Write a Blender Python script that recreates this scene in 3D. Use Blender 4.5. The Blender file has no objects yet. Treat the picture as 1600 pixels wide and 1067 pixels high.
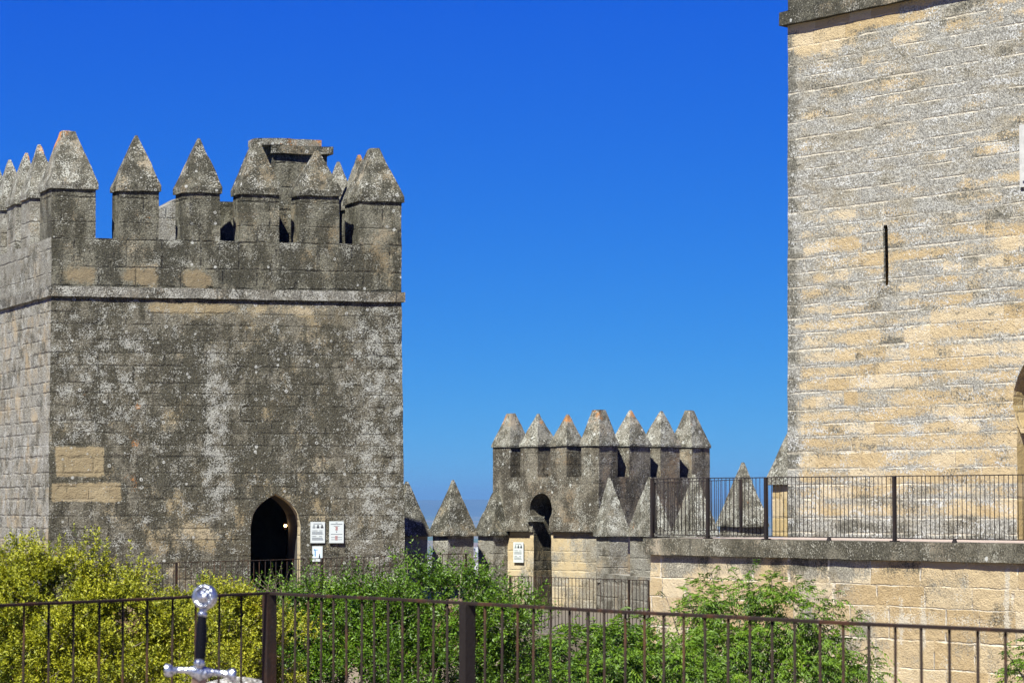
import bpy, bmesh, math, random
import numpy as np
from mathutils import Vector, Matrix, noise as mnoise
R = math.radians
random.seed(7); rng = np.random.default_rng(11)
scene = bpy.context.scene
COL = scene.collection

# ------------------------------------------------------------------ camera, sky, sun
F = 4500.0; CX = 800.0; CY = 533.5; PITCH = R(3.2)
cam_d = bpy.data.cameras.new('camera'); cam = bpy.data.objects.new('camera', cam_d); COL.objects.link(cam)
cam_d.sensor_width = 36; cam_d.lens = F/1600*36; cam_d.clip_start = .5; cam_d.clip_end = 120000
cam.location = (0, 0, 0); cam.rotation_euler = (R(90)+PITCH, 0, 0)
cam_d.dof.use_dof = True; cam_d.dof.focus_distance = 66; cam_d.dof.aperture_fstop = 13
scene.camera = cam
SUN_EL = 53.0
sun_to = Vector((-.45, -.893, 0)).normalized()*math.cos(R(SUN_EL)) + Vector((0, 0, math.sin(R(SUN_EL))))
w = bpy.data.worlds.new('World'); scene.world = w; w.use_nodes = True
nt = w.node_tree; nt.nodes.clear()
sky = nt.nodes.new('ShaderNodeTexSky'); sky.sky_type = 'NISHITA'; sky.sun_disc = False
sky.sun_elevation = R(SUN_EL); sky.sun_rotation = math.atan2(sun_to.x, sun_to.y)
sky.altitude = 3000; sky.air_density = .7; sky.dust_density = 0; sky.ozone_density = 8.0
# clear polarised blue: the sky's own colours, deepened
gs = [nt.nodes.new('ShaderNodeVectorMath') for _ in range(2)]
for g_, k_ in zip(gs, (.1, 10.0)): g_.operation = 'SCALE'; g_.inputs['Scale'].default_value = k_
sx, cx3 = nt.nodes.new('ShaderNodeSeparateXYZ'), nt.nodes.new('ShaderNodeCombineXYZ')
nt.links.new(gs[0].outputs[0], sx.inputs[0]); nt.links.new(cx3.outputs[0], gs[1].inputs[0])
for i_, (ex_, am_) in enumerate(((1.9, .225), (1.15, .285), (.24, .365))):
    a_, b_ = nt.nodes.new('ShaderNodeMath'), nt.nodes.new('ShaderNodeMath'); a_.operation = 'POWER'; b_.operation = 'MULTIPLY'
    a_.inputs[1].default_value = ex_; b_.inputs[1].default_value = am_
    nt.links.new(sx.outputs[i_], a_.inputs[0]); nt.links.new(a_.outputs[0], b_.inputs[0]); nt.links.new(b_.outputs[0], cx3.inputs[i_])
bg = nt.nodes.new('ShaderNodeBackground'); bg.inputs['Strength'].default_value = .1
out = nt.nodes.new('ShaderNodeOutputWorld')
nt.links.new(sky.outputs[0], gs[0].inputs[0]); nt.links.new(gs[1].outputs[0], bg.inputs[0]); nt.links.new(bg.outputs[0], out.inputs[0])
sd = bpy.data.lights.new('sun', 'SUN'); sd.energy = 5.0; sd.angle = R(.5); sd.color = (1, .968, .87)
so = bpy.data.objects.new('sun', sd); COL.objects.link(so); so.rotation_euler = sun_to.to_track_quat('Z', 'Y').to_euler()
so.location = (-30, -40, 60)
scene.view_settings.view_transform = 'Standard'; scene.view_settings.look = 'None'
scene.view_settings.exposure = 1.25; scene.view_settings.gamma = 1
scene.cycles.max_bounces = 6; scene.cycles.volume_bounces = 0; scene.cycles.transparent_max_bounces = 8
scene.cycles.sample_clamp_indirect = 6

# ------------------------------------------------------------------ measuring helpers: a distance in metres turns a bearing into a place
cp, sp_ = math.cos(PITCH), math.sin(PITCH)
def pt(x, y, D):
    u = (x-CX)/F; v = (CY-y)/F
    d = Vector((u, cp-v*sp_, sp_+v*cp)); return d*(D/d.y)
def zat(y, D): return pt(800, y, D).z
def along(x, o, d, y=650):
    v = (CY-y)/F; k = ((x-CX)/F)/(cp-v*sp_)
    return (k*o[1]-o[0])/(d[0]-k*d[1])

# ------------------------------------------------------------------ object helpers
def tag(o, label=None, cat=None, group=None, kind=None):
    if label: o['label'] = label
    if cat: o['category'] = cat
    if group: o['group'] = group
    if kind: o['kind'] = kind
    return o
def thing(name, label, cat, loc, group=None):
    o = bpy.data.objects.new(name, None); COL.objects.link(o); o.location = loc; o.empty_display_size = .3
    return tag(o, label, cat, group)
ORIG = {}
def obj(name, bm, mat, parent=None, smooth=False):
    me = bpy.data.meshes.new(name)
    off = Vector(ORIG.get(parent.name, parent.location)) if parent else Vector((0, 0, 0))
    if off.length > 0: bmesh.ops.translate(bm, verts=bm.verts, vec=-off)
    bm.to_mesh(me); bm.free()
    if smooth:
        for p in me.polygons: p.use_smooth = True
    for m in (mat if isinstance(mat, (list, tuple)) else [mat]): me.materials.append(m)
    o = bpy.data.objects.new(name, me); COL.objects.link(o)
    if parent:
        o.parent = parent; ORIG[o.name] = tuple(off)
    return o
def sgrid(bm, a, b, c, d, step):
    """bilinear grid patch a-b-c-d (counter-clockwise from outside)"""
    nu = max(1, int(round(max((b-a).length, (c-d).length)/step))); nv = max(1, int(round(max((d-a).length, (c-b).length)/step)))
    vs = []
    for j in range(nv+1):
        t = j/nv; l = a.lerp(d, t); r = b.lerp(c, t)
        vs.append([bm.verts.new(l.lerp(r, i/nu)) for i in range(nu+1)])
    for j in range(nv):
        for i in range(nu):
            try: bm.faces.new((vs[j][i], vs[j][i+1], vs[j+1][i+1], vs[j+1][i]))
            except ValueError: pass
def loft(bm, f0, z0, f1, z1, step, bottom=True, top=True, solid=False):
    """solid between footprint f0 at z0 and footprint f1 at z1 (counter-clockwise footprints)"""
    n = len(f0)
    A = [Vector((p[0], p[1], z0)) for p in f0]; B = [Vector((p[0], p[1], z1)) for p in f1]
    for i in range(n):
        j = (i+1) % n; sgrid(bm, A[i], A[j], B[j], B[i], step)
    if solid:
        weld(bm, 1e-5); bmesh.ops.holes_fill(bm, edges=bm.edges[:], sides=0); bmesh.ops.recalc_face_normals(bm, faces=bm.faces); return
    if top and n == 4: sgrid(bm, B[0], B[1], B[2], B[3], max(step, .3))
    elif top: bm.faces.new([bm.verts.new(p) for p in B])
    if bottom and n == 4: sgrid(bm, A[3], A[2], A[1], A[0], max(step, .3))
    elif bottom: bm.faces.new([bm.verts.new(p) for p in reversed(A)])
def weld(bm, d=1e-4): bmesh.ops.remove_doubles(bm, verts=bm.verts, dist=d)
def uvize(bm, o=(0, 0)):
    uv = bm.loops.layers.uv.verify(); bm.normal_update()
    for f in bm.faces:
        n = f.normal
        if abs(n.z) > .93: t = Vector((1, 0, 0)); s = Vector((0, 1, 0))
        else:
            t = Vector((-n.y, n.x, 0)).normalized(); s = Vector((0, 0, 1))
        for l in f.loops:
            p = l.vert.co
            l[uv].uv = ((p.x-o[0])*t.x+(p.y-o[1])*t.y, p.x*s.x+p.y*s.y+p.z*s.z if s.z else p.y-o[1])
def rough(bm, a=.012, f=2.3):
    for v in bm.verts:
        p = v.co
        d = mnoise.noise_vector(p*f)*a + mnoise.noise_vector(p*f*4.1+Vector((9, 3, 1)))*a*.6
        v.co = p+d
def stone_obj(name, bm, mat, parent, o=(0, 0), amp=.012, w_=True):
    if w_: weld(bm)
    uvize(bm, o); rough(bm, amp); return obj(name, bm, mat, parent)
def cut(bm, cutters):
    """boolean difference of closed bmeshes"""
    me = bpy.data.meshes.new('t'); weld(bm); bm.to_mesh(me); bm.free(); o = bpy.data.objects.new('t', me); COL.objects.link(o)
    cs = []
    for c in cutters:
        cm = bpy.data.meshes.new('c'); weld(c); bmesh.ops.recalc_face_normals(c, faces=c.faces); c.to_mesh(cm); c.free()
        co = bpy.data.objects.new('c', cm); COL.objects.link(co); cs.append(co)
        m = o.modifiers.new('b', 'BOOLEAN'); m.operation = 'DIFFERENCE'; m.object = co; m.solver = 'EXACT'
    dg = bpy.context.evaluated_depsgraph_get(); dg.update()
    r = bpy.data.meshes.new_from_object(o.evaluated_get(dg)); nb = bmesh.new(); nb.from_mesh(r)
    for q in cs+[o]: bpy.data.objects.remove(q)
    return nb
def extrude_poly(pts3, vec):
    bm = bmesh.new(); a = [bm.verts.new(p) for p in pts3]; b = [bm.verts.new(Vector(p)+vec) for p in pts3]; n = len(a)
    bm.faces.new(a); bm.faces.new(list(reversed(b)))
    for i in range(n): bm.faces.new((a[(i+1) % n], a[i], b[i], b[(i+1) % n]))
    bmesh.ops.recalc_face_normals(bm, faces=bm.faces); return bm
def tube(bm, p0, p1, r0, r1=None, n=8, cap=True):
    p0 = Vector(p0); p1 = Vector(p1); r1 = r0 if r1 is None else r1
    q = (p1-p0).to_track_quat('Z', 'Y'); A = []; B = []
    for i in range(n):
        a = 2*math.pi*i/n; e = q @ Vector((math.cos(a), math.sin(a), 0))
        A.append(bm.verts.new(p0+e*r0)); B.append(bm.verts.new(p1+e*r1))
    for i in range(n): bm.faces.new((A[i], A[(i+1) % n], B[(i+1) % n], B[i]))
    if cap: bm.faces.new(list(reversed(A))); bm.faces.new(B)
def box(bm, c, ex, ey, hx, hy, z0, z1):
    """box around c with half sizes along unit vectors ex, ey"""
    c = Vector((c[0], c[1], 0)); ex = Vector((ex[0], ex[1], 0)); ey = Vector((ey[0], ey[1], 0))
    f = [c-ex*hx-ey*hy, c+ex*hx-ey*hy, c+ex*hx+ey*hy, c-ex*hx+ey*hy]
    v0 = [bm.verts.new((p.x, p.y, z0)) for p in f]; v1 = [bm.verts.new((p.x, p.y, z1)) for p in f]
    fs = [bm.faces.new(list(reversed(v0))), bm.faces.new(v1)]
    for i in range(4): fs.append(bm.faces.new((v0[i], v0[(i+1) % 4], v1[(i+1) % 4], v1[i])))
    return fs

# ------------------------------------------------------------------ materials
class NT:
    def __init__(s, name):
        s.m = bpy.data.materials.new(name); s.m.use_nodes = True; s.t = s.m.node_tree; s.t.nodes.clear()
        s.out = s.n('ShaderNodeOutputMaterial'); s.b = s.n('ShaderNodeBsdfPrincipled'); s.l(s.b.outputs[0], s.out.inputs[0])
    def n(s, k): return s.t.nodes.new(k)
    def l(s, a, b): s.t.links.new(a, b)
    def put(s, sock, v):
        if hasattr(v, 'is_linked') or isinstance(v, bpy.types.NodeSocket): s.l(v, sock)
        elif isinstance(v, (tuple, list)) and len(v) == 3 and sock.type == 'RGBA': sock.default_value = (*v, 1)
        else: sock.default_value = v
    def M(s, op, a, b=0, c=0, clamp=False):
        k = s.n('ShaderNodeMath'); k.operation = op; k.use_clamp = clamp
        for i, v in enumerate((a, b, c)): s.put(k.inputs[i], v)
        return k.outputs[0]
    def V(s, op, a, b=(0, 0, 0)):
        k = s.n('ShaderNodeVectorMath'); k.operation = op; s.put(k.inputs[0], a); s.put(k.inputs[1], b); return k.outputs[0]
    def mix(s, f, a, b, bt='MIX'):
        k = s.n('ShaderNodeMix'); k.data_type = 'RGBA'; k.blend_type = bt; k.clamp_factor = True
        s.put(k.inputs[0], f); s.put(k.inputs[6], a); s.put(k.inputs[7], b); return k.outputs[2]
    def noise(s, v, sc, det=2, ro=.5, w4=None, di=0):
        k = s.n('ShaderNodeTexNoise')
        if w4 is not None: k.noise_dimensions = '4D'; k.inputs['W'].default_value = w4
        s.l(v, k.inputs['Vector']); k.inputs['Scale'].default_value = sc; k.inputs['Detail'].default_value = det
        k.inputs['Roughness'].default_value = ro; k.inputs['Distortion'].default_value = di; return k.outputs['Fac']
    def vor(s, v, sc, feat='F1'):
        k = s.n('ShaderNodeTexVoronoi'); k.feature = feat; s.l(v, k.inputs['Vector']); k.inputs['Scale'].default_value = sc; return k
    def sm(s, x, a, b, lo=0, hi=1):
        k = s.n('ShaderNodeMapRange'); k.interpolation_type = 'SMOOTHSTEP'; s.put(k.inputs[0], x)
        k.inputs[1].default_value = a; k.inputs[2].default_value = b; k.inputs[3].default_value = lo; k.inputs[4].default_value = hi; return k.outputs[0]
    def comb(s, x, y, z=0):
        k = s.n('ShaderNodeCombineXYZ'); s.put(k.inputs[0], x); s.put(k.inputs[1], y); s.put(k.inputs[2], z); return k.outputs[0]
    def sep(s, v):
        k = s.n('ShaderNodeSeparateXYZ'); s.l(v, k.inputs[0]); return k.outputs
    def white(s, v):
        k = s.n('ShaderNodeTexWhiteNoise'); k.noise_dimensions = '3D'; s.l(v, k.inputs['Vector']); return k.outputs
    def bump(s, h, strength=1, dist=.01, nrm=None):
        k = s.n('ShaderNodeBump'); s.l(h, k.inputs['Height']); k.inputs['Strength'].default_value = strength; k.inputs['Distance'].default_value = dist
        if nrm is not None: s.l(nrm, k.inputs['Normal'])
        s.l(k.outputs[0], s.b.inputs['Normal']); return k.outputs[0]

def stone(name, h=.3, wd=.65, A=(.42, .31, .17), B=(.5, .4, .24), G=(.27, .27, .255), K=(.06, .058, .05), W=(.62, .63, .62),
          grey=.5, dark=.4, whit=.35, orange=.0, spots=.3, mortar=(.2, .18, .14), ms=.5, aniso=1.0, masks=(), bmp=1.0, courses=1.0, fine=34,
          gap=.035, seed=0., gsoft=.10, tone=.5, blocky=.16, finew=1.1, vj=1.0, grain=1.0, ps=1.0, jg=0.0, vert=1.0):
    G, K, W = [(q_[0]*1.02, q_[1], q_[2]*.90) for q_ in (G, K, W)]
    A, B, G, K, W = [tuple(c*.64 for c in q_) for q_ in (A, B, G, K, W)]; mortar = tuple(c*.64 for c in mortar)
    s = NT(name)
    geo = s.n('ShaderNodeNewGeometry'); P = geo.outputs['Position']
    P = s.V('ADD', P, (seed*13.1, seed*7.7, seed*3.3))
    Pa = s.V('MULTIPLY', P, (aniso, aniso, 1))
    uvn = s.n('ShaderNodeUVMap'); U = s.sep(uvn.outputs[0]); u, v = U[0], U[1]
    # ashlar courses of uneven height with blocks of uneven length
    wob = s.noise(P, .9, 2)
    vw = s.M('ADD', s.M('DIVIDE', v, h), s.M('MULTIPLY', s.noise(s.comb(0, 0, v), 1.3, 1), 1.6))
    vw = s.M('ADD', vw, s.M('MULTIPLY', wob, .08))
    row = s.M('FLOOR', vw); fr = s.M('SUBTRACT', vw, row)
    rr = s.white(s.comb(row, seed+3.7, 0)); rv = rr[0]
    wr = s.M('MULTIPLY', s.M('ADD', s.M('MULTIPLY', rv, .6), .7), wd)
    uw = s.M('ADD', s.M('DIVIDE', u, wr), s.M('MULTIPLY', rv, 37.3))
    uw = s.M('ADD', uw, s.M('MULTIPLY', s.noise(s.comb(s.M('MULTIPLY', uw, .9), row, 0), 1.0, 0), 1.1))
    cell = s.M('FLOOR', uw); fc = s.M('SUBTRACT', uw, cell)
    br = s.white(s.comb(cell, row, seed)); b1 = br[0]; b3 = s.sep(br[1])
    dv = s.M('MULTIPLY', s.M('MINIMUM', fr, s.M('SUBTRACT', 1, fr)), h)
    du = s.M('MULTIPLY', s.M('MINIMUM', fc, s.M('SUBTRACT', 1, fc)), wd)
    dm = s.M('MINIMUM', dv, s.M('ADD', du, gap*(1-vj)))
    n1 = s.noise(P, fine, 3, .7); n2 = s.noise(P, 6.5, 4, .65, w4=2.); n3 = s.noise(Pa, 1.1*ps, 4, .6, w4=5.)
    n4 = s.noise(s.V('MULTIPLY', Pa, (vert, vert, 1/vert)), 1.7*ps, 4, .6, w4=9.); n5 = s.noise(P, fine*1.1, 2, .75, w4=3.); c5 = s.sm(n5, .5-.22/grain, .5+.22/grain)
    joint = s.M('SUBTRACT', 1, s.sm(s.M('ADD', dm, s.M('MULTIPLY', s.M('SUBTRACT', n2, .5), gap*1.8)), gap*.25, gap))
    # hand-placed patches of growth and wear (in wall coordinates)
    ch = {'g': 0., 'k': 0., 'w': 0., 'o': 0.}
    edge = s.M('MULTIPLY', s.M('SUBTRACT', n2, .5), .9)
    for (u0, u1, v0, v1, so_, c, am) in masks:
        uu = s.M('ADD', u, s.M('MULTIPLY', edge, min(so_*1.5, .5))); vv = s.M('ADD', v, s.M('MULTIPLY', edge, min(so_*1.5, .5)))
        q = s.M('MULTIPLY', s.M('MULTIPLY', s.sm(uu, u0-so_, u0+so_), s.sm(uu, u1-so_, u1+so_, 1, 0)),
                s.M('MULTIPLY', s.sm(vv, v0-so_, v0+so_), s.sm(vv, v1-so_, v1+so_, 1, 0)))
        ch[c] = s.M('ADD', ch[c], s.M('MULTIPLY', q, am))
    # sound stone
    col = s.mix(b1, A, B)
    col = s.mix(s.M('MULTIPLY', s.M('SUBTRACT', n2, .35), 1.1, clamp=True), col, s.mix(.5, col, (.24, .17, .09)))
    col = s.mix(s.M('MULTIPLY', s.sm(b3[0], .55, 1), .35), col, (.46, .40, .29))
    def layer(thr, a, b, key, soft):
        x = s.M('ADD', s.M('MULTIPLY', s.M('SUBTRACT', a, .5), 2.3), s.M('MULTIPLY', s.M('SUBTRACT', n1, .5), finew))
        x = s.M('ADD', x, s.M('MULTIPLY', s.M('SUBTRACT', b, .5), blocky*2))
        x = s.M('ADD', x, ch[key])
        if jg and key == 'g': x = s.M('ADD', x, s.M('MULTIPLY', s.M('SUBTRACT', s.sm(dv, 0, h*.36, 1, 0), .4), jg))
        return s.sm(s.M('ADD', x, thr-.5), -soft, soft)
    gcol = s.mix(c5, tuple(c*.42 for c in G), tuple(min(1, c*1.7) for c in G))
    gcol = s.mix(s.M('MULTIPLY', s.sm(n4, .45, .62), .45), gcol, (G[0]*1.05, G[1]*.88, G[2]*.6))
    col = s.mix(s.M('MULTIPLY', layer(grey, n3, b3[1], 'g', gsoft+.08), .93), col, gcol)
    col = s.mix(s.M('MULTIPLY', layer(dark, n4, b3[2], 'k', .16), .88), col, s.mix(c5, tuple(c*.55 for c in K), tuple(c*2.6 for c in K)))
    # white crusts: specks, then round colonies and rings
    wx = s.M('ADD', s.M('MULTIPLY', s.M('SUBTRACT', s.noise(Pa, 2.4*ps, 3, .6, w4=7.), .5), 1.9), s.M('MULTIPLY', s.M('SUBTRACT', n5, .5), 2.3))
    wx = s.M('ADD', s.M('ADD', wx, ch['w']), whit-.5)
    col = s.mix(s.M('MULTIPLY', s.sm(wx, -.04, .12), .85), col, W)
    if spots > 0:
        Pd = s.V('ADD', P, s.V('SCALE', s.comb(n2, n1, n2)))
        vo = s.vor(P, 6.0); d = vo.outputs['Distance']; rc = s.sep(vo.outputs['Color'])
        d2 = s.M('ADD', d, s.M('MULTIPLY', s.M('SUBTRACT', n1, .5), .28))
        on = s.sm(rc[0], 1-spots, 1-spots+.03)
        rad = s.M('ADD', .07, s.M('MULTIPLY', rc[1], .17))
        disc = s.M('MULTIPLY', s.M('LESS_THAN', d2, rad), on)
        hole = s.M('MULTIPLY', s.M('LESS_THAN', d2, s.M('MULTIPLY', rad, .5)), s.M('GREATER_THAN', rc[2], .5))
        col = s.mix(s.M('MULTIPLY', s.M('SUBTRACT', disc, s.M('MULTIPLY', hole, disc)), .75), col, s.mix(rc[1], W, (.42, .43, .40)))
        v2 = s.vor(P, 15.0); r2 = s.sep(v2.outputs['Color'])
        dd = s.M('MULTIPLY', s.M('LESS_THAN', s.M('ADD', v2.outputs['Distance'], s.M('MULTIPLY', s.M('SUBTRACT', n5, .5), .3)), .2), s.M('GREATER_THAN', r2[0], 1-spots*1.2))
        col = s.mix(s.M('MULTIPLY', dd, .7), col, W)
    ox = s.M('ADD', s.M('MULTIPLY', s.M('SUBTRACT', s.noise(P, 2.1, 3, .6, w4=21.), .5), 1.6), s.M('MULTIPLY', s.M('SUBTRACT', n1, .5), .8))
    ox = s.M('ADD', s.M('ADD', ox, ch['o']), orange-.5)
    col = s.mix(s.M('MULTIPLY', s.sm(ox, .0, .14), .75), col, (.42, .17, .035))
    # broken joints in the mortar colour
    jbrk = s.sm(s.noise(s.V('MULTIPLY', P, (1, 1, 2.2)), 1.9, 3, .6, w4=41.), .40, .60, .04, 1)
    jn = s.M('MULTIPLY', s.M('MULTIPLY', joint, jbrk), ms)
    col = s.mix(jn, col, mortar)
    s.l(col, s.b.inputs['Base Color']); s.b.inputs['Roughness'].default_value = .93
    s.b.inputs['Specular IOR Level'].default_value = .15
    hh = s.M('ADD', s.M('MULTIPLY', n1, 1.0), s.M('MULTIPLY', n2, 1.6))
    hh = s.M('ADD', hh, s.M('MULTIPLY', b1, .3*courses))
    hh = s.M('SUBTRACT', hh, s.M('MULTIPLY', s.M('MULTIPLY', joint, jbrk), 1.2*courses))
    pit = s.M('MULTIPLY', s.sm(s.noise(P, 11, 3, .6, w4=31.), .36, .26), 1.3)
    hh = s.M('SUBTRACT', hh, pit)
    s.bump(hh, .9, .022*bmp)
    return s.m

def plain(name, col, rough_=.6, metal=0, var=0, vs=20, bmp=0, spec=.5):
    s = NT(name); geo = s.n('ShaderNodeNewGeometry')
    s.b.inputs['Roughness'].default_value = rough_; s.b.inputs['Metallic'].default_value = metal; s.b.inputs['Specular IOR Level'].default_value = spec
    if var:
        n = s.noise(geo.outputs['Position'], vs, 4, .65)
        s.l(s.mix(s.sm(n, .3, .7), tuple(c*(1-var) for c in col), tuple(min(1, c*(1+var)) for c in col)), s.b.inputs['Base Color'])
        if bmp: s.bump(n, .8, bmp)
    else: s.b.inputs['Base Color'].default_value = (*col, 1)
    return s.m
def iron(name, a=(.028, .022, .022), b=(.10, .045, .028), vs=9):
    s = NT(name); P = s.n('ShaderNodeNewGeometry').outputs['Position']
    n = s.noise(s.V('MULTIPLY', P, (1, 1, .35)), vs, 4, .7); k = s.noise(P, 60, 2)
    s.l(s.mix(s.sm(n, .48, .68), s.mix(k, a, tuple(c*1.8 for c in a)), b), s.b.inputs['Base Color'])
    s.b.inputs['Roughness'].default_value = .75; s.b.inputs['Specular IOR Level'].default_value = .08; s.bump(k, .6, .003); return s.m
def leafmat(name, c0, c1, c2, trans=.4, rough_=.42, tint=None):
    s = NT(name); at = s.n('ShaderNodeAttribute'); at.attribute_name = 'var'; f = at.outputs['Fac']
    P = s.n('ShaderNodeNewGeometry').outputs['Position']; n = s.noise(P, 1.8, 3, .6)
    k = s.M('ADD', s.M('MULTIPLY', f, .75), s.M('MULTIPLY', s.M('SUBTRACT', n, .5), 1.1), clamp=True)
    c = s.mix(s.sm(k, 0, .5), c0, c1); c = s.mix(s.sm(k, .55, 1), c, c2)
    if tint: c = s.mix(s.M('MULTIPLY', s.M('GREATER_THAN', f, .93), .8), c, tint)
    s.l(c, s.b.inputs['Base Color']); s.b.inputs['Roughness'].default_value = rough_; s.b.inputs['Specular IOR Level'].default_value = .35
    tr = s.n('ShaderNodeBsdfTranslucent'); s.l(s.mix(.5, c, s.mix(1, c, (1.0, 1.0, .35), 'MULTIPLY')), tr.inputs[0])
    mx = s.n('ShaderNodeMixShader'); mx.inputs[0].default_value = trans
    s.l(s.b.outputs[0], mx.inputs[1]); s.l(tr.outputs[0], mx.inputs[2]); s.l(mx.outputs[0], s.out.inputs[0]); return s.m

# ------------------------------------------------------------------ frames of the big walls
LA = Vector((pt(78, 650, 64).x, 64.0, 0)); LE1 = Vector((.969, .245, 0)).normalized(); LE2 = Vector((-.387, .922, 0)).normalized()
def lu(x): return along(x, LA, LE1)
MC = Vector((pt(936, 720, 77).x, 77.0, 0)); ML = Vector((-.7071, .7071, 0)); MR = Vector((.7071, .7071, 0))
RD = Vector((.58, -.815, 0)).normalized(); RN = Vector((RD.y, -RD.x, 0))          # RN points at the viewer side
TO = Vector((pt(1197, 785, 51).x, 51.0, 0))                                         # a point of the terrace edge
RO = Vector((pt(1234, 600, 54.5).x, 54.5, 0))                                       # left edge of the great tower

# wall coordinates for the wear patches: u along the wall from the corner, v = height
lu_ = {x: lu(x) for x in (78, 130, 165, 230, 320, 345, 370, 430, 480, 540, 625)}
lz = lambda y: zat(y, 64.8)
front_masks = [
    (-.2, lu_[230]+.25, lz(640), lz(478), .45, 'g', .34), (-.2, lu_[230], lz(700), lz(478), .6, 'w', .17),
    (lu_[320], lu_[345]+.15, lz(820), lz(540), .2, 'w', .34), (lu_[320]-.1, lu_[370], lz(900), lz(540), .3, 'g', .2),
    (lu_[370], lu_[540]-.3, lz(900), lz(560), .7, 'k', .20), (lu(255), lu(318), lz(780), lz(520), .4, 'k', .14), (lu(240), lu(420), lz(880), lz(740), .5, 'g', -.18), (lu(480), lu(600), lz(860), lz(700), .5, 'g', -.14), (lu_[165]+1, lu_[320], lz(760), lz(500), .4, 'k', .13),
    (lu_[540]+.1, lu_[625]+.3, lz(900), lz(480), .4, 'w', .22), (lu_[540]-.2, lu_[625]+.3, lz(900), lz(480), .4, 'g', .25),
    (lu_[230], lu_[540], lz(490), lz(476), .10, 'g', -.5), (lu_[230], lu_[540], lz(500), lz(476), .1, 'k', -.7),
    (lu(88), lu(162), lz(745), lz(700), .05, 'g', -.9), (lu(88), lu(162), lz(745), lz(700), .05, 'k', -.7),
    (lu(82), lu(190), lz(783), lz(755), .05, 'g', -.8), (lu(82), lu(190), lz(783), lz(755), .05, 'k', -.7), (lu(80), lu(190), lz(790), lz(700), .1, 'w', -.4),
    (lu(202), lu(224), lz(770), lz(500), .16, 'o', .27), (lu(245), lu(420), lz(900), lz(760), .5, 'g', -.16),
    (lu_[480]-.3, lu_[625], lz(870), lz(700), .5, 'k', -.14),
    (lu_[370]-.1, lu(400), lz(900), lz(820), .25, 'k', .35), (lu(462), lu(480), lz(900), lz(800), .15, 'k', .35)]
S_front = stone('lichened_grey_ashlar', h=.30, wd=.62, A=(.33, .27, .16), B=(.42, .35, .21), G=(.165, .160, .138), K=(.047, .046, .037), W=(.46, .475, .47), grain=1.2, ps=1.5,
                grey=.80, dark=.54, whit=.19, orange=.14, spots=.34, vert=1.5, mortar=(.03, .03, .022), ms=.35, courses=.4, blocky=.09, masks=front_masks, bmp=1.25, seed=1)
S_side = S_front
par_masks = []
for a, b in ((100, 146), (190, 243), (285, 330)):
    par_masks += [(lu(a), lu(b), lz(446), lz(424), .16, 'g', -.62), (lu(a), lu(b), lz(446), lz(418), .16, 'k', -.7), (lu(a), lu(b), lz(446), lz(418), .1, 'w', -.2)]
for a, b in ((148, 186), (246, 284), (342, 376), (436, 468), (528, 562)):
    par_masks += [(lu(a)-.05, lu(b)+.05, lz(446), lz(374), .12, 'k', .28), (lu(a), lu(b), lz(388), lz(372), .07, 'w', .3)]
S_par = stone('dark_parapet_stone', h=.52, wd=.9, A=(.25, .205, .125), B=(.29, .24, .15), G=(.17, .17, .145), K=(.038, .038, .031), W=(.40, .41, .39), vert=1.6, ps=1.2, grain=1.2,
              grey=.80, dark=.54, whit=.16, orange=.1, spots=.16, mortar=(.04, .04, .035), ms=.35, masks=par_masks, bmp=1.0, seed=2, blocky=.05)
S_cap = stone('speckled_cap_stone', h=5, wd=9, A=(.24, .2, .13), B=(.27, .23, .15), G=(.145, .145, .124), K=(.036, .036, .030), W=(.50, .51, .49), grain=1.3, ps=1.7,
              grey=.72, dark=.55, whit=.25, orange=.12, spots=.42, ms=.0, bmp=1.2, seed=3, courses=0, blocky=0)
S_capl = stone('pale_cap_stone', h=5, wd=9, A=(.30, .26, .18), B=(.33, .28, .2), G=(.23, .23, .21), K=(.06, .06, .052), W=(.54, .56, .54), grain=1.3, ps=1.7,
               masks=[(-99, 99, zat(232, 65), 30, .16, 'o', .28), (-99, 99, zat(664, 78), zat(630, 78), .12, 'o', .26)],
               grey=.8, dark=.46, whit=.32, orange=.14, spots=.34, ms=.0, bmp=1.2, seed=4, courses=0, blocky=0)
S_band = stone('string_course_stone', h=5, wd=1.1, A=(.26, .22, .15), B=(.3, .25, .17), G=(.21, .21, .20), K=(.05, .05, .045), W=(.5, .51, .5),
               grey=.72, dark=.45, whit=.36, orange=.12, spots=.2, ms=.5, mortar=(.04, .04, .035), bmp=1.0, seed=5, courses=.6, blocky=.1)
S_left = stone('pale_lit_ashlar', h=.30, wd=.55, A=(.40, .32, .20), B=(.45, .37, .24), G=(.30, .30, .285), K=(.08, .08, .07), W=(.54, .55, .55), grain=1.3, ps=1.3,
               grey=.68, dark=.36, whit=.36, orange=.08, spots=.1, mortar=(.13, .12, .10), ms=.5, bmp=1.0, seed=6)  # paler copy for the left flank, its stronger sun partly painted in
S_mid = stone('brown_speckled_ashlar', h=.42, wd=.8, A=(.26, .2, .13), B=(.28, .22, .14), G=(.20, .19, .165), K=(.045, .042, .036), W=(.48, .49, .47), grain=1.2, vert=1.4,
              grey=.72, dark=.50, whit=.22, orange=.1, spots=.3, mortar=(.06, .055, .045), ms=.12, bmp=.8, courses=.3, seed=7, blocky=.05)
mz = lambda y: zat(y, 78)
S_midlow = stone('cream_block_ashlar', h=.33, wd=.85, A=(.60, .48, .28), B=(.66, .55, .34), G=(.28, .275, .26), K=(.06, .06, .05), W=(.52, .52, .5),
                 grey=.34, dark=.2, whit=.2, orange=.08, spots=.05, mortar=(.55, .48, .34), ms=.35, bmp=.5, seed=8, blocky=.08,
                 masks=[(-.6, .45, -4, mz(831), .25, 'g', .5), (-4, 4, -4, mz(900), .2, 'g', .3)])
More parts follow.
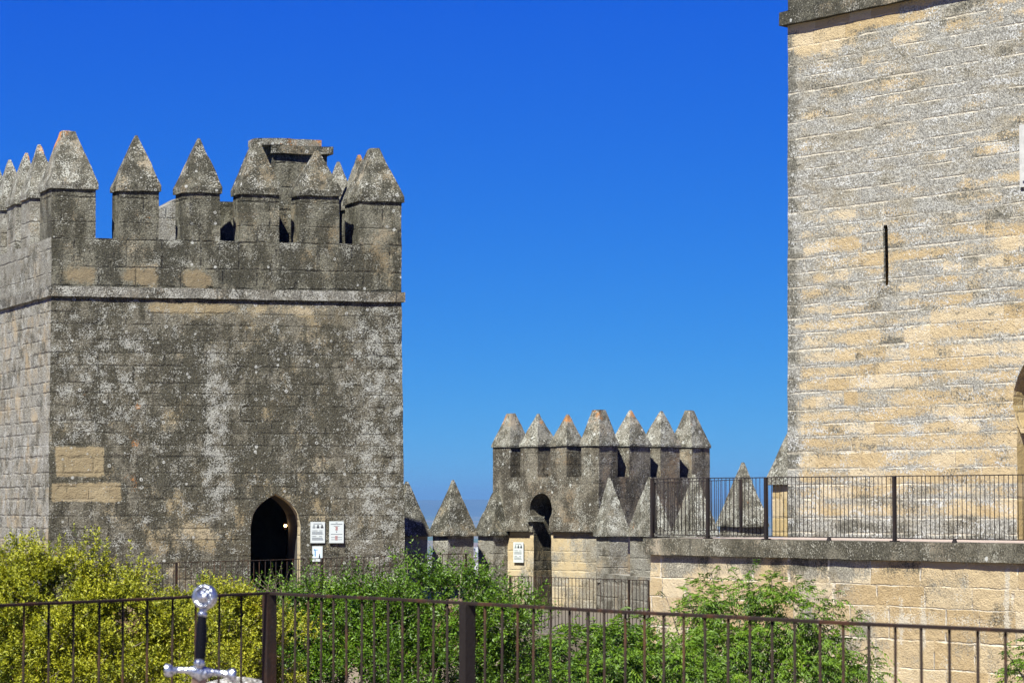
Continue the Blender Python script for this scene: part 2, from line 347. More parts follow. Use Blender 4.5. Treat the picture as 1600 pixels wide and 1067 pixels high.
S_pass = stone('stained_shaded_stone', h=.33, wd=.85, A=(.30, .24, .14), B=(.34, .28, .17), G=(.16, .15, .12), K=(.03, .03, .025), W=(.4, .4, .36),
               grey=.5, dark=.55, whit=.1, orange=.08, spots=.0, mortar=(.05, .045, .035), ms=.4, bmp=.5, seed=28, vert=1.8)  # stained stone, with the shade of the passage painted in as a darker tone
rz = lambda y: zat(y, 54)
ru = lambda x: along(x, RO, RD)
right_masks = [
    (-1, .22, -2, 9, .14, 'k', .5), (-1, .3, -2, 9, .2, 'g', .5),
    (-1, 9, rz(330), rz(60), 1.2, 'g', .40), (-1, 9, rz(560), rz(200), 1.0, 'g', .16), (-1, 9, -1, rz(560), 1.0, 'g', -.10),
    (-1, 1.9, rz(80), rz(20), .12, 'g', -1.0), (.3, 3.0, rz(60), rz(0), .12, 'g', -.9), (.0, 3.0, rz(75), rz(0), .2, 'w', -.5),
    (-1, 9, -1, rz(810), .12, 'g', .65), (-1, 9, -1, rz(812), .12, 'k', .32), (-1, 9, rz(840), rz(765), .1, 'g', .12)]
S_right = stone('golden_ashlar', h=.285, wd=.72, A=(.55, .42, .225), B=(.68, .56, .35), G=(.33, .34, .34), K=(.10, .10, .09), W=(.64, .67, .71),
                grey=.46, dark=.18, whit=.22, orange=.0, spots=.04, jg=.30, mortar=(.86, .78, .60), ms=.55, aniso=.3, ps=2.1, grain=1.05, vj=.7, courses=.45, masks=right_masks, bmp=1.15, seed=9, gap=.022, fine=28, blocky=.16, finew=1.3)  # pale mortar, also painting the sun caught on joint ledges
tz = lambda y: zat(y, 50)
tu = lambda x: along(x, TO, RD, 950)
terr_masks = [(tu(1010), tu(1440), tz(905), tz(860), .1, 'g', .34), (tu(1060), tu(1450), tz(893), tz(860), .1, 'k', .3), (tu(1240), tu(1275), tz(897), tz(875), .03, 'g', .8),
              (tu(1405), tu(1412), tz(1000), tz(925), .04, 'w', .45), (tu(1438), tu(1446), tz(1010), tz(925), .05, 'w', .5), (tu(1570), tu(1578), tz(970), tz(880), .05, 'w', .6),
              (tu(1350), tu(1640), tz(970), tz(950), .12, 'w', .35), (tu(1200), tu(1400), tz(1067), tz(960), .5, 'w', .12)]
S_terr = stone('cream_retaining_blocks', h=.47, wd=.95, A=(.50, .37, .19), B=(.74, .62, .40), G=(.27, .265, .24), K=(.06, .06, .05), W=(.66, .62, .54),
               grey=.22, dark=.10, whit=.13, orange=.02, spots=.0, mortar=(.80, .74, .60), ms=.95, masks=terr_masks, bmp=1.2, seed=10, gap=.026, blocky=.2)
S_cop = stone('grey_coping_stone', h=9, wd=1.6, A=(.25, .22, .16), B=(.3, .26, .19), G=(.15, .145, .12), K=(.05, .049, .04), W=(.44, .44, .4),
              grey=.74, dark=.52, whit=.2, orange=.05, spots=.16, ms=.5, mortar=(.05, .05, .04), bmp=.8, seed=12, courses=.4, blocky=.15)
S_merl = stone('weathered_merlon_stone', h=.36, wd=2, A=(.40, .32, .2), B=(.44, .36, .22), G=(.25, .25, .235), K=(.07, .068, .06), W=(.5, .5, .48),
               grey=.84, dark=.36, whit=.3, orange=.05, spots=.1, ms=.15, mortar=(.12, .11, .09), bmp=.8, seed=13, blocky=.1)
S_yell = stone('clean_yellow_ashlar', h=.30, wd=.8, A=(.52, .40, .19), B=(.56, .43, .22), G=(.3, .29, .26), K=(.08, .08, .07), W=(.55, .55, .5),
               grey=.12, dark=.05, whit=.08, spots=0, ms=.5, mortar=(.32, .27, .18), bmp=.5, seed=14)
M_paving = plain('pink_paving', (0.294, 0.238, 0.203), .9, var=.2, vs=3, bmp=.004)
M_court = plain('courtyard_gravel', (.10, .085, .06), .95, var=.35, vs=14, bmp=.01)
M_earth = plain('trodden_earth', (.15, .10, .045), .95, var=.3, vs=6, bmp=.01)
M_dark = plain('painted_passage_shade', (.05, .045, .04), .95, var=.3, vs=6)  # dark tone stands in for the shade deep inside the doorway
M_iron = iron('rusty_black_iron', (.014, .010, .008), (.05, .024, .013)); M_iron2 = iron('painted_grey_iron', (.014, .012, .012), (.03, .02, .016))
M_iron3 = iron('rusty_flat_bar', (.011, .009, .008), (.035, .018, .011), 5)
M_sign = plain('sign_white', (0.482, 0.525, 0.516), .35); M_print = plain('print_grey', (0.189, 0.215, 0.224), .6); M_printd = plain('print_dark', (0.043, 0.047, 0.052), .6)
M_printb = plain('print_blue', (.08, .22, .42), .6); M_printr = plain('print_red', (.5, .22, .18), .6); M_back = plain('sign_backing', (.12, .12, .12), .5)
M_pale = plain('sign_pale_blue', (.55, .68, .75), .35)
M_marble = plain('white_marble', (.40, .40, .37), .5, var=.12, vs=8)

# ------------------------------------------------------------------ ground, plain and hills
def radial(name, hf, radii, nseg, mat, c=(0, 0), a0=0, a1=2*math.pi):
    bm = bmesh.new(); rings = []
    for r in radii:
        ring = []
        for i in range(nseg+1):
            a = a0+(a1-a0)*i/nseg; x = c[0]+r*math.sin(a); y = c[1]+r*math.cos(a)
            ring.append(bm.verts.new((x, y, hf(x, y, r))))
        rings.append(ring)
    for j in range(len(rings)-1):
        for i in range(nseg): 
            if rings[j][i] is not None:
                bm.faces.new((rings[j][i], rings[j][i+1], rings[j+1][i+1], rings[j+1][i]))
    weld(bm, 1e-3); bmesh.ops.recalc_face_normals(bm, faces=bm.faces)
    return tag(obj(name, bm, mat, None, True), kind='structure')
def hf(x, y, r):
    if r <= 66: return -3.42
    t = r-66
    z = -3.42-t*.62
    if z < -100: z = -100
    return z + (mnoise.noise(Vector((x*.02, y*.02, 0)))*3*min(1, t/60) if r < 3000 else 0)
s = NT('fields_and_scrub'); P = s.n('ShaderNodeNewGeometry').outputs['Position']
vo = s.vor(s.V('MULTIPLY', P, (1, .45, 1)), .0045); rc = s.sep(vo.outputs['Color'])
c = s.mix(s.sm(rc[0], .2, .5), (.05, .07, .025), (.16, .13, .08)); c = s.mix(s.sm(rc[1], .6, .75), c, (.05, .085, .03))
nn = s.noise(P, .02, 4, .6); c = s.mix(s.sm(nn, .52, .62), c, (.035, .055, .02))
far = s.V('LENGTH', P); vl = s.n('ShaderNodeVectorMath'); vl.operation = 'LENGTH'; s.l(P, vl.inputs[0])
c = s.mix(s.sm(vl.outputs['Value'], 90, 130), s.mix(s.noise(P, 3, 4), (.13, .10, .06), (.2, .16, .11)), c)
s.l(c, s.b.inputs['Base Color']); s.b.inputs['Roughness'].default_value = 1; M_field = s.m
radial('ground', hf, [0.01, 20, 40, 60, 66, 70, 75, 82, 90, 100, 115, 135, 160, 190, 225, 260, 320, 420, 600, 900, 1400, 2200, 3500, 5500, 9000, 15000, 26000, 42000], 96, M_field, (0, 40))
M_hill = plain('far_scrub_hills', (.04, .05, .03), 1, var=.3, vs=.0008)
for (r0, hh, sd_, nm) in ((24000, 150, 3., 'hills'), (33000, 215, 8., 'hills')):
    def hh_(x, y, r, r0=r0, hh=hh, sd_=sd_):
        k = max(0, 1-abs(r-r0)/2600); e = mnoise.fractal(Vector((x/5200+sd_, y/9000, sd_)), 1.0, 2.1, 5)
        return -104+k*hh*(.78+.55*e)
    radial(nm, hh_, [r0-2600+i*400 for i in range(14)], 420, M_hill, (0, 40), R(-40), R(40))

# far town in the plain
M_white = plain('lime_washed_wall', (0.516, 0.499, 0.473), .8); M_tile = plain('clay_roof_tile', (.14, .10, .08), .9); M_glass = plain('dark_window', (0.026, 0.030, 0.034), .2)
for i in range(22):
    xx = 733+17*((i*7) % 22)/22 if i < 14 else (655+22*((i*5) % 8)/8 if i < 19 else 1112+12*(i-19)/3)
    D = 4300+((i*37) % 11)*190; p = pt(xx, 860, D); zb = -100.2
    wx, wy, hz_ = 6+(i*3) % 5, 7, 5+(i % 3)*2.6
    t = thing('town_house', 'tiny white house of the hazy far-off town seen past the pointed merlons', 'house', (p.x, D, zb), 'white houses of the far-off town')
    bm = bmesh.new(); box(bm, (p.x, D), (1, 0), (0, 1), wx, wy, zb, zb+hz_+1); obj('wall', bm, M_white, t)
    bm = bmesh.new(); v = [bm.verts.new(q) for q in ((p.x-wx-.4, D-wy-.4, zb+hz_+1.003), (p.x+wx+.4, D-wy-.4, zb+hz_+1.003), (p.x+wx+.4, D+wy+.4, zb+hz_+1.003), (p.x-wx-.4, D+wy+.4, zb+hz_+1.003), (p.x-wx, D, zb+hz_+3.4), (p.x+wx, D, zb+hz_+3.4))]
    for q in ((0, 1, 5, 4), (2, 3, 4, 5), (1, 2, 5), (3, 0, 4), (3, 2, 1, 0)): bm.faces.new([v[k] for k in q])
    obj('roof', bm, M_tile, t)

# ------------------------------------------------------------------ battlement pieces
def quad(o, e1, e2, a0, a1, b0, b1):
    return [o+e1*a0+e2*b0, o+e1*a1+e2*b0, o+e1*a1+e2*b1, o+e1*a0+e2*b1]
def merlon(par, o, e1, e2, a0, a1, b0, b1, z0, z1, z2, trunc=0, over=.045, fas=.13, mat=None, cmat=None, step=.14, nm='merlon', cut_left=None, lean=(0, 0)):
    if e1.x*e2.y-e1.y*e2.x < 0: e1, e2, a0, a1, b0, b1 = e2, e1, b0, b1, a0, a1
    bm = bmesh.new(); f = quad(o, e1, e2, a0, a1, b0, b1); loft(bm, f, z0, f, z1, step)
    body = stone_obj(nm, bm, mat, par, (o.x, o.y), .01)
    bm = bmesh.new(); g = quad(o, e1, e2, a0-over, a1+over, b0-over, b1+over); loft(bm, g, z1+.002, g, z1+fas, step, top=False)
    g2 = quad(o, e1, e2, a0-over*.7, a1+over*.7, b0-over*.7, b1+over*.7)
    z2 += random.uniform(-.05, .03); am, bmid = (a0+a1)/2+lean[0]+random.uniform(-.03, .03), (b0+b1)/2+lean[1]+random.uniform(-.02, .02); ta = max(trunc, .025)*(1 if trunc else 1)
    t = quad(o, e1, e2, am-ta, am+ta, bmid-ta, bmid+ta)
    loft(bm, g, z1+fas, t, z2, step, bottom=False)
    cap = stone_obj('cap', bm, cmat, body, (o.x, o.y), .018)
    return body

# ------------------------------------------------------------------ LEFT TOWER
GZ = -3.42
lt = thing('battlemented_tower', 'big square grey stone tower with pointed battlements, doorway and stair turret at left', 'tower', (LA.x, LA.y, GZ))
FW = lu(627); DP = 11.5
zb0, zb1 = zat(463, 64), zat(447, 64)       # string course
zs = zat(373, 64.4)                          # crenel sill
zc = zat(300, 64.6); za = zat(210, 64.9)
foot0 = quad(LA, LE1, LE2, -.04, FW+.11, -.06, DP+.1); foot1 = quad(LA, LE1, LE2, 0, FW, 0, DP)
bm = bmesh.new(); loft(bm, foot0, GZ-1, foot1, zb0, .25, solid=True)
# pointed doorway
u0, u1 = lu(392), lu(470); um = (u0+u1)/2; zspr = zat(822, 65); ztop = zat(772, 65); hw = (u1-u0)/2
prof = [(u0, GZ+1.2)]
for k in range(9):
    t = k/8; prof.append((um-hw*math.cos(t*math.pi/2)**.92, zspr+(ztop-zspr)*math.sin(t*math.pi/2)**1.0*(1-.0*t)))
pr = [(u0, GZ+1.2), (u0, zspr)]
for k in range(1, 10):
    t = k/10; th = math.acos(1-t*1.0); x = -hw+hw*t; pr.append((um+x, zspr+(ztop-zspr)*(math.sin(math.acos(max(-1, min(1, 1-t*.60))))/math.sin(math.acos(.40)))))
pr.append((um, ztop+.02))
for k in range(9, 0, -1):
    t = k/10; x = hw-hw*t; pr.append((um+x, zspr+(ztop-zspr)*(math.sin(math.acos(max(-1, min(1, 1-t*.60))))/math.sin(math.acos(.40)))))
pr += [(u1, zspr), (u1, GZ+1.2)]
N1 = Vector((-LE1.y, LE1.x, 0))
c1 = extrude_poly([Vector((*(LA+LE1*a-N1*.5).xy, z)) for a, z in pr], N1*4.6)
p0 = LA+LE1*(um+.3)+N1*3.0
c2 = bmesh.new(); box(c2, (LA+LE1*(um-.2)+N1*4.2).xy, LE1.xy, N1.xy, 1.6, 2.6, GZ+1.2, zspr+1.3)
bm = cut(bm, [c1, c2])
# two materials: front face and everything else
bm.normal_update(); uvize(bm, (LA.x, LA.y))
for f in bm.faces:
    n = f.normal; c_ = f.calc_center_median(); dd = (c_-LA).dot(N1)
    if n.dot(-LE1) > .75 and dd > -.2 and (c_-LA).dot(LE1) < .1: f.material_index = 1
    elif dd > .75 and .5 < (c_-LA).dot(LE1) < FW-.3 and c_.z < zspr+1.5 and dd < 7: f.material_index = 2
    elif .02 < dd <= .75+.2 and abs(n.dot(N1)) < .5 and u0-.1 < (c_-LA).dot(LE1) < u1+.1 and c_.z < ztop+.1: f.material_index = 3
# door reveal: first course is pale dressed stone, deeper faces are painted dark as passage shade
rough(bm, .012)
S_jamb = stone('pale_jamb_stone', h=.4, wd=1, A=(.66, .55, .34), B=(.7, .6, .38), grey=.1, dark=.05, whit=.1, spots=0, ms=.4, mortar=(.3, .25, .17), bmp=.4, seed=15)
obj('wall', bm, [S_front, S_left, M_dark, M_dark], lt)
bm = bmesh.new()                                        # dressed jambs and arch ring lining the doorway
rd = .34; zz0 = GZ+1.2
ring = [(a, z) for a, z in pr]
for i in range(len(ring)-1):
    (a, z), (b, y) = ring[i], ring[i+1]
    ia = um+(a-um)*.985; ib = um+(b-um)*.985
    q = [LA+LE1*ia-N1*.012, LA+LE1*ib-N1*.012, LA+LE1*ib+N1*rd, LA+LE1*ia+N1*rd]
    sgrid(bm, Vector((q[0].x, q[0].y, z-.01)), Vector((q[3].x, q[3].y, z-.01)), Vector((q[2].x, q[2].y, y-.01)), Vector((q[1].x, q[1].y, y-.01)), .3)
    q2 = LA+LE1*a-N1*.012; q3 = LA+LE1*b-N1*.012
    sgrid(bm, Vector((q2.x, q2.y, z+.01)), Vector((q[0].x, q[0].y, z-.01)), Vector((q[1].x, q[1].y, y-.01)), Vector((q3.x, q3.y, y+.01)), .3)
stone_obj('door_frame', bm, S_jamb, lt, (LA.x, LA.y), .004)
# string course and parapet (the mass below the crenels)
bm = bmesh.new(); g = quad(LA, LE1, LE2, -.06, FW+.07, -.06, DP+.07); loft(bm, g, zb0+.002, g, zb1, .16); stone_obj('string_course', bm, S_band, lt, (LA.x, LA.y), .012)
bm = bmesh.new(); th = .62
oo = quad(LA, LE1, LE2, 0, FW, 0, DP); ii = quad(LA, LE1, LE2, th, FW-th, th, DP-th)
for i in range(4):
    j = (i+1) % 4
    a, b, c_, d = oo[i], oo[j], ii[j], ii[i]
    V3 = lambda p, z: Vector((p.x, p.y, z))
    sgrid(bm, V3(a, zb1+.002), V3(b, zb1+.002), V3(b, zs), V3(a, zs), .2); sgrid(bm, V3(a, zs), V3(b, zs), V3(c_, zs), V3(d, zs), .2)
    sgrid(bm, V3(c_, zb1+.1), V3(d, zb1+.1), V3(d, zs), V3(c_, zs), .3)
sgrid(bm, *[Vector((p.x, p.y, zb1+.1)) for p in ii], 1.0)
weld(bm); bm.normal_update(); uvize(bm, (LA.x, LA.y))
for f in bm.faces:
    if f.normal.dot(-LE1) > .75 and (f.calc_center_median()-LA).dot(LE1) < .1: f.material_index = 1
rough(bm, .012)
S_parl = stone('pale_lit_parapet_stone', h=.5, wd=.8, A=(.34, .28, .19), B=(.36, .3, .2), G=(.25, .25, .235), K=(.08, .08, .07), W=(.48, .49, .48),
               grey=.75, dark=.36, whit=.33, orange=.1, spots=.15, mortar=(.08, .08, .07), ms=.4, bmp=1, seed=16, blocky=.06)  # lighter copy of the parapet stone, sunlight put into its colour
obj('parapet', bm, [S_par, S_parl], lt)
def lm(a0, a1, b0, b1, z1=zc, z2=za, tr=0, cm=S_cap, m=S_par, **k): return merlon(lt, LA, LE1, LE2, a0, a1, b0, b1, zs-.002, z1, z2, tr, mat=m, cmat=cm, **k)
lm(0.002, lu(147), .002, 1.12, zat(296, 64.2), zat(203, 64.5), .14, S_capl)
lm(lu(184), lu(246), .002, th); lm(lu(284), lu(342), .002, th, z2=zat(214, 65.2)); lm(lu(375), lu(435), .002, th, z2=zat(219, 65.5), tr=.06)
lm(lu(467), lu(529), .002, th, z2=zat(234, 65.8)); lm(lu(561), FW-.002, .002, 1.0, zat(316, 65.9), zat(230, 66.2), .1)
for k in range(6):                                      # left flank
    b0 = 2.1+k*1.48
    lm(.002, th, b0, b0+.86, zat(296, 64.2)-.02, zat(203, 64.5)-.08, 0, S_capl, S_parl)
for k in range(4):                                      # right flank
    b0 = 1.55+k*1.5; lm(FW-th, FW-.002, b0, b0+.9, zat(316, 65.9), zat(230, 66.2), 0, S_capl, S_par)
for k, x in enumerate((.9,)): lm(x+.65, x+1.5, DP-th, DP-.002, zc-.15, za-.35, 0, S_cap)
# stair turret behind the battlement
tb0, tb1 = 1.75, 3.2; ta0, ta1 = lu(462), lu(549)
zt = zat(243, 67.3)
bm = bmesh.new(); g = quad(LA, LE1, LE2, ta0, ta1, tb0, tb1); loft(bm, g, zb1+.1, g, zt, .2); tur = stone_obj('stair_turret', bm, S_par, lt, (LA.x, LA.y))
bm = bmesh.new(); g = quad(LA, LE1, LE2, ta0-.06, ta1+.12, tb0-.1, tb1-.6); loft(bm, g, zt+.002, g, zt+.19, .15); stone_obj('slab', bm, S_cap, tur, (LA.x, LA.y), .02)
bm = bmesh.new(); g = quad(LA, LE1, LE2, ta0-.42, ta1-.16, tb0-.1, tb1-.9); loft(bm, g, zt+.194, g, zt+.345, .15); stone_obj('slab', bm, S_capl, tur, (LA.x, LA.y), .02)
bm = bmesh.new(); g = quad(LA, LE1, LE2, lu(350), ta0-.002, tb0-.4, tb1); zq = zat(319, 66.8); loft(bm, g, zb1+.1, g, zq, .2); stone_obj('stair_housing', bm, S_par, lt, (LA.x, LA.y))
bm = bmesh.new(); g = quad(LA, LE1, LE2, lu(362), lu(425), 7.6, 8.4); zq = zat(332, 71)
A_ = [Vector((p.x, p.y, zb1+.1)) for p in g]; B_ = [Vector((p.x, p.y, zq+(.5 if k in (1, 2) else 0))) for k, p in enumerate(g)]
for i in range(4): sgrid(bm, A_[i], A_[(i+1) % 4], B_[(i+1) % 4], B_[i], .3)
sgrid(bm, *B_, .3); stone_obj('stair_hood', bm, S_parl, lt, (LA.x, LA.y))

# lantern glowing inside the doorway
s = NT('lamp_glow'); s.b.inputs['Emission Color'].default_value = (1, .62, .25, 1); s.b.inputs['Emission Strength'].default_value = 9; M_glow = s.m
lp = pt(446, 821, 67.2)
t = thing('wall_lantern', 'small lit yellow lantern glowing inside the dark pointed doorway', 'lamp', lp)
bm = bmesh.new(); bmesh.ops.create_icosphere(bm, subdivisions=2, radius=.035); bmesh.ops.translate(bm, verts=bm.verts, vec=lp); obj('bulb', bm, M_glow, t, True)
bm = bmesh.new(); tube(bm, lp+Vector((0, 0, -.09)), lp+Vector((0, 0, -.045)), .03, .045); tube(bm, lp+Vector((0, 0, .05)), lp+Vector((0, 0, .09)), .055, .01)
for k in range(4):
    a = k*math.pi/2+.4; e = Vector((math.cos(a), math.sin(a), 0))*.045; tube(bm, lp+e+Vector((0, 0, -.05)), lp+e+Vector((0, 0, .055)), .004)
tube(bm, lp+Vector((0, 0, -.08)), lp+Vector((.10, .35, -.08)), .008); obj('bracket', bm, M_iron, t)
pl = bpy.data.lights.new('lantern_light', 'POINT'); pl.energy = 1.2; pl.color = (1, .6, .28); pl.shadow_soft_size = .04
po = bpy.data.objects.new('lantern_light', pl); COL.objects.link(po); po.parent = t; po.location = (0, -.12, 0)

# ------------------------------------------------------------------ notice boards
def sign(o, e, n, u0, u1, z0, z1, label, kind, stand=.05, frame=True, group=None, name='information_sign'):
    """board on a wall through o with tangent e and outward normal n"""
    c = o+e*((u0+u1)/2); base = Vector((c.x, c.y, z0))+n*stand
    t = thing(name, label, 'sign', base, group)
    W_, H_ = u1-u0, z1-z0
    def plate(a0, a1, b0, b1, d, th_, mat, nm, par=t):
        bm = bmesh.new()
        cc = Vector((base.x, base.y, 0))+e*((a0+a1)/2-.5)*W_+n*(d+th_/2)
        box(bm, cc.xy, e.xy, n.xy, (a1-a0)*W_/2, th_/2, z0+b0*H_, z0+b1*H_); return obj(nm, bm, mat, par)
    bd = plate(0, 1, 0, 1, 0, .02, M_sign, 'board')
    plate(.08, .92, .06, .94, -.045, .043, M_back, 'backing')
    def many(rects, mat, nm):
        bm = bmesh.new()
        for (a0, a1, b0, b1) in rects:
            cc = Vector((base.x, base.y, 0))+e*((a0+a1)/2-.5)*W_+n*.0225; box(bm, cc.xy, e.xy, n.xy, (a1-a0)*W_/2, .0018, z0+b0*H_, z0+b1*H_)
        return obj(nm, bm, mat, bd)
    r = random.Random(len(label))
    if kind == 'icons':
        many([(.2, .8, .905, .925)], M_print, 'title_line')
        for k in range(3):
            a = .14+k*.28; many([(a+.05, a+.14, .78, .86), (a, a+.19, .71, .78)], M_printd if k else M_print, 'pictogram')
        rows = [(.12, .48, .58, .60), (.6, .82, .58, .60)]+[(.1, .8+r.random()*.1, .52-k*.035, .528-k*.035) for k in range(4)]
        rows += [(.12, .4, .31, .33), (.6, .8, .31, .33)]+[(.1, .8+r.random()*.1, .25-k*.035, .258-k*.035) for k in range(4)]
        many(rows, M_print, 'text_lines')
    elif kind == 'text':
        rows = [(.42, .58, .93, .945), (.1, .9, .86, .885), (.1, .9, .4, .42), (.3, .7, .78, .79)]
        many(rows, M_print, 'text_lines'); many([(.4+r.random()*.05, .58, .74-k*.03, .752-k*.03) for k in range(6)]+[(.4, .57, .32-k*.03, .332-k*.03) for k in range(7)], M_printr, 'text_lines')
        many([(.47, .53, .50, .54)], M_printd, 'pictogram')
        many([(.12, .88, .26-k*.05, .27-k*.05) for k in range(0, 4, 2)], M_print, 'text_lines')
    elif kind == 'poster':
        many([(.1, .9, .2, .94)], M_pale, 'picture')
        bm = bmesh.new()
        for (a0, a1, b0, b1) in ((.22, .32, .35, .66), (.19, .36, .69, .73), (.14, .24, .74, .82), (.24, .56, .76, .79)):
            cc = Vector((base.x, base.y, 0))+e*((a0+a1)/2-.5)*W_+n*.026; box(bm, cc.xy, e.xy, n.xy, (a1-a0)*W_/2, .0018, z0+b0*H_, z0+b1*H_)
        obj('picture_figure', bm, M_printb, bd)
        bm = bmesh.new()
        for (a0, a1, b0, b1) in ((.62, .76, .22, .40), (.66, .74, .42, .50)):
            cc = Vector((base.x, base.y, 0))+e*((a0+a1)/2-.5)*W_+n*.026; box(bm, cc.xy, e.xy, n.xy, (a1-a0)*W_/2, .0018, z0+b0*H_, z0+b1*H_)
        obj('picture_figure', bm, M_printd, bd)
    return t
ln = -N1
sign(LA, LE1, ln, lu(485), lu(507.5), zat(848, 65.4), zat(815, 65.4), 'white notice with three small dark pictures in a row near its top, beside the doorway', 'icons')
sign(LA, LE1, ln, lu(514), lu(536.5), zat(848, 65.5), zat(814, 65.5), 'white text notice without pictures, farthest right on the big grey tower', 'text', .07)
sign(LA, LE1, ln, lu(488), lu(504), zat(877, 65.4), zat(853, 65.4), 'small poster with blue and dark figures below the two white notices', 'poster')

# ------------------------------------------------------------------ MIDDLE TOWER (corner towards us)
mt = thing('battlemented_turret', 'smaller square stone tower with pointed battlements and keyhole opening, corner on, in the middle', 'tower', (MC.x, MC.y, GZ))
tl = along(770, MC, ML); tr_ = along(1109, MC, MR)
mzb0, mzb1, mzs, mzc, mza = zat(832, 77), zat(816, 77), zat(745, 77.5), zat(696, 77), zat(645, 77.5)
def mq(a0, a1, b0, b1): return quad(MC, MR, ML, a0, a1, b0, b1)
ml_u = lambda x: along(x, MC, ML)
# lower wall, keyhole passage cut through the left-hand face
bm = bmesh.new(); g = mq(.06, tr_-.06, .06, tl-.06); loft(bm, g, GZ-6, g, mzb0, .25, solid=True)
uu = bmesh.new(); g = mq(0, tr_, 0, tl); loft(uu, g, mzb0+.002, g, mzs, .18, solid=True)
ka, kb = ml_u(861.5), ml_u(829)
def ML3(u_, d_, z_): p = MC+ML*u_+MR*d_; return Vector((p.x, p.y, z_))
key = []
kc = (ka+kb)/2; kr = (kb-ka)/2*1.06; zk = mz(795)
rect = [(ka+.03, GZ+.5), (ka+.03, mz(812))]
arc = []
for k in range(15):
    a = math.pi*(-.22+1.44*k/14)          # from lower right over the top
    arc.append((kc-kr*math.cos(a)*1.0, zk+(mz(770)-zk)*math.sin(a)*(1.0)))
prof = [(ka+.03, GZ+.5)]+arc+[(kb-.03, GZ+.5)]
cA_ = extrude_poly([ML3(u_, -.6, z_) for u_, z_ in prof], MR*3.4)
cB_ = extrude_poly([ML3(u_, -.6, z_) for u_, z_ in prof], MR*3.4)
bm = cut(bm, [cA_]); uu = cut(uu, [cB_])
uvize(bm, (MC.x, MC.y))
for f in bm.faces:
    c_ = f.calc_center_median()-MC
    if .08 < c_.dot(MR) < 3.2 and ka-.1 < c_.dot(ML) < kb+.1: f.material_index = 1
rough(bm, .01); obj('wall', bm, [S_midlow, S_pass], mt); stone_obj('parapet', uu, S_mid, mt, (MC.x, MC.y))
bm = bmesh.new(); g = mq(-.075, .0, kb+.05, tl+.05); loft(bm, g, mzb0+.02, g, mzb1, .2); stone_obj('string_course', bm, S_mid, mt, (MC.x, MC.y), .006)
bm = bmesh.new(); g = mq(-.075, .0, -.05, ka-.05); loft(bm, g, mzb0+.02, g, mzb1, .2)
g = mq(-.001, tr_+.07, -.075, -.001); loft(bm, g, mzb0+.02, g, mzb1, .2)
stone_obj('string_course', bm, S_mid, mt, (MC.x, MC.y), .006)
p = ML3(kb-.10, .1, 0); bm = bmesh.new(); box(bm, (p.x, p.y), ML.xy, MR.xy, .13, .2, mz(815), mz(806)); weld(bm); bmesh.ops.subdivide_edges(bm, edges=bm.edges, cuts=2, use_grid_fill=True)
stone_obj('impost', bm, S_capl, mt, (MC.x, MC.y), .02)
def mm(a0, a1, b0, b1, tr=0, z2=mza, cm=S_capl): return merlon(mt, MC, MR, ML, a0, a1, b0, b1, mzs-.002, mzc, z2, tr, over=.03, fas=.06, mat=S_mid, cmat=cm, step=.13)
mth = .68
mm(.002, along(966, MC, MR)-.03, .002, along(907, MC, ML)-.03, .13, zat(638, 77.5))
for (xa, xb) in ((885, 860), (840, 813)): mm(.002, mth, ml_u(xa), ml_u(xb), 0, zat(645, 78))
mm(.002, mth+.1, ml_u(797), tl-.002, .09, zat(645, 78.7))
mr_u = lambda x: along(x, MC, MR)
for (xa, xb) in ((983, 1016), (1032, 1062)): mm(mr_u(xa), mr_u(xb), .002, mth, 0, zat(642, 79))
mm(mr_u(1081), tr_-.002, .002, mth+.1, .09, zat(641, 80))
# far flanks, inner corners seen between the near merlons
for k in range(3): mm(tr_-mth, tr_-.002, 1.35+k*1.1, 2.0+k*1.1, 0, zat(652, 81))
for k in range(3): mm(1.25+k*1.1, 1.9+k*1.1, tl-mth, tl-.002, 0, zat(652, 81))
sign(MC, ML, Vector((-.7071, -.7071, 0)), 0, 1, 0, 1, 'x', 'none') if False else None
sgn_o = MC+MR*.06
sign(sgn_o, -ML, Vector((-.7071, -.7071, 0)), -ml_u(802), -ml_u(817.5), zat(879, 78.7), zat(847, 78.7), 'narrow white notice on the cream wall of the middle tower, left of its keyhole opening', 'icons', .04)

# ------------------------------------------------------------------ LOW BATTLEMENTED WALLS joining the towers
# left of the middle tower
CE = Vector((.79, .61, 0)).normalized(); CN = Vector((-CE.y, CE.x, 0)); M3 = Vector((pt(791, 840, 79.5).x, 79.5, 0))
cw = thing('curtain_wall', 'low wall with three big pointed merlons between the two left towers', 'wall', (M3.x-1.5, M3.y-1.2, GZ))
zcs = -2.0
bm = bmesh.new(); g = quad(M3, CE, CN, -6.5, .68, -.02, .72); loft(bm, g, GZ-5, g, zcs, .25); stone_obj('wall', bm, S_merl, cw, (M3.x, M3.y))
for k in range(3):
    c0 = -k*1.56; z1 = zat(837, 79)
    merlon(cw, M3, CE, CN, c0-.44, c0+.44, 0, .70, zcs-.002, z1, z1+1.50, 0, over=.09, fas=.05, mat=S_merl, cmat=S_cap, step=.14)
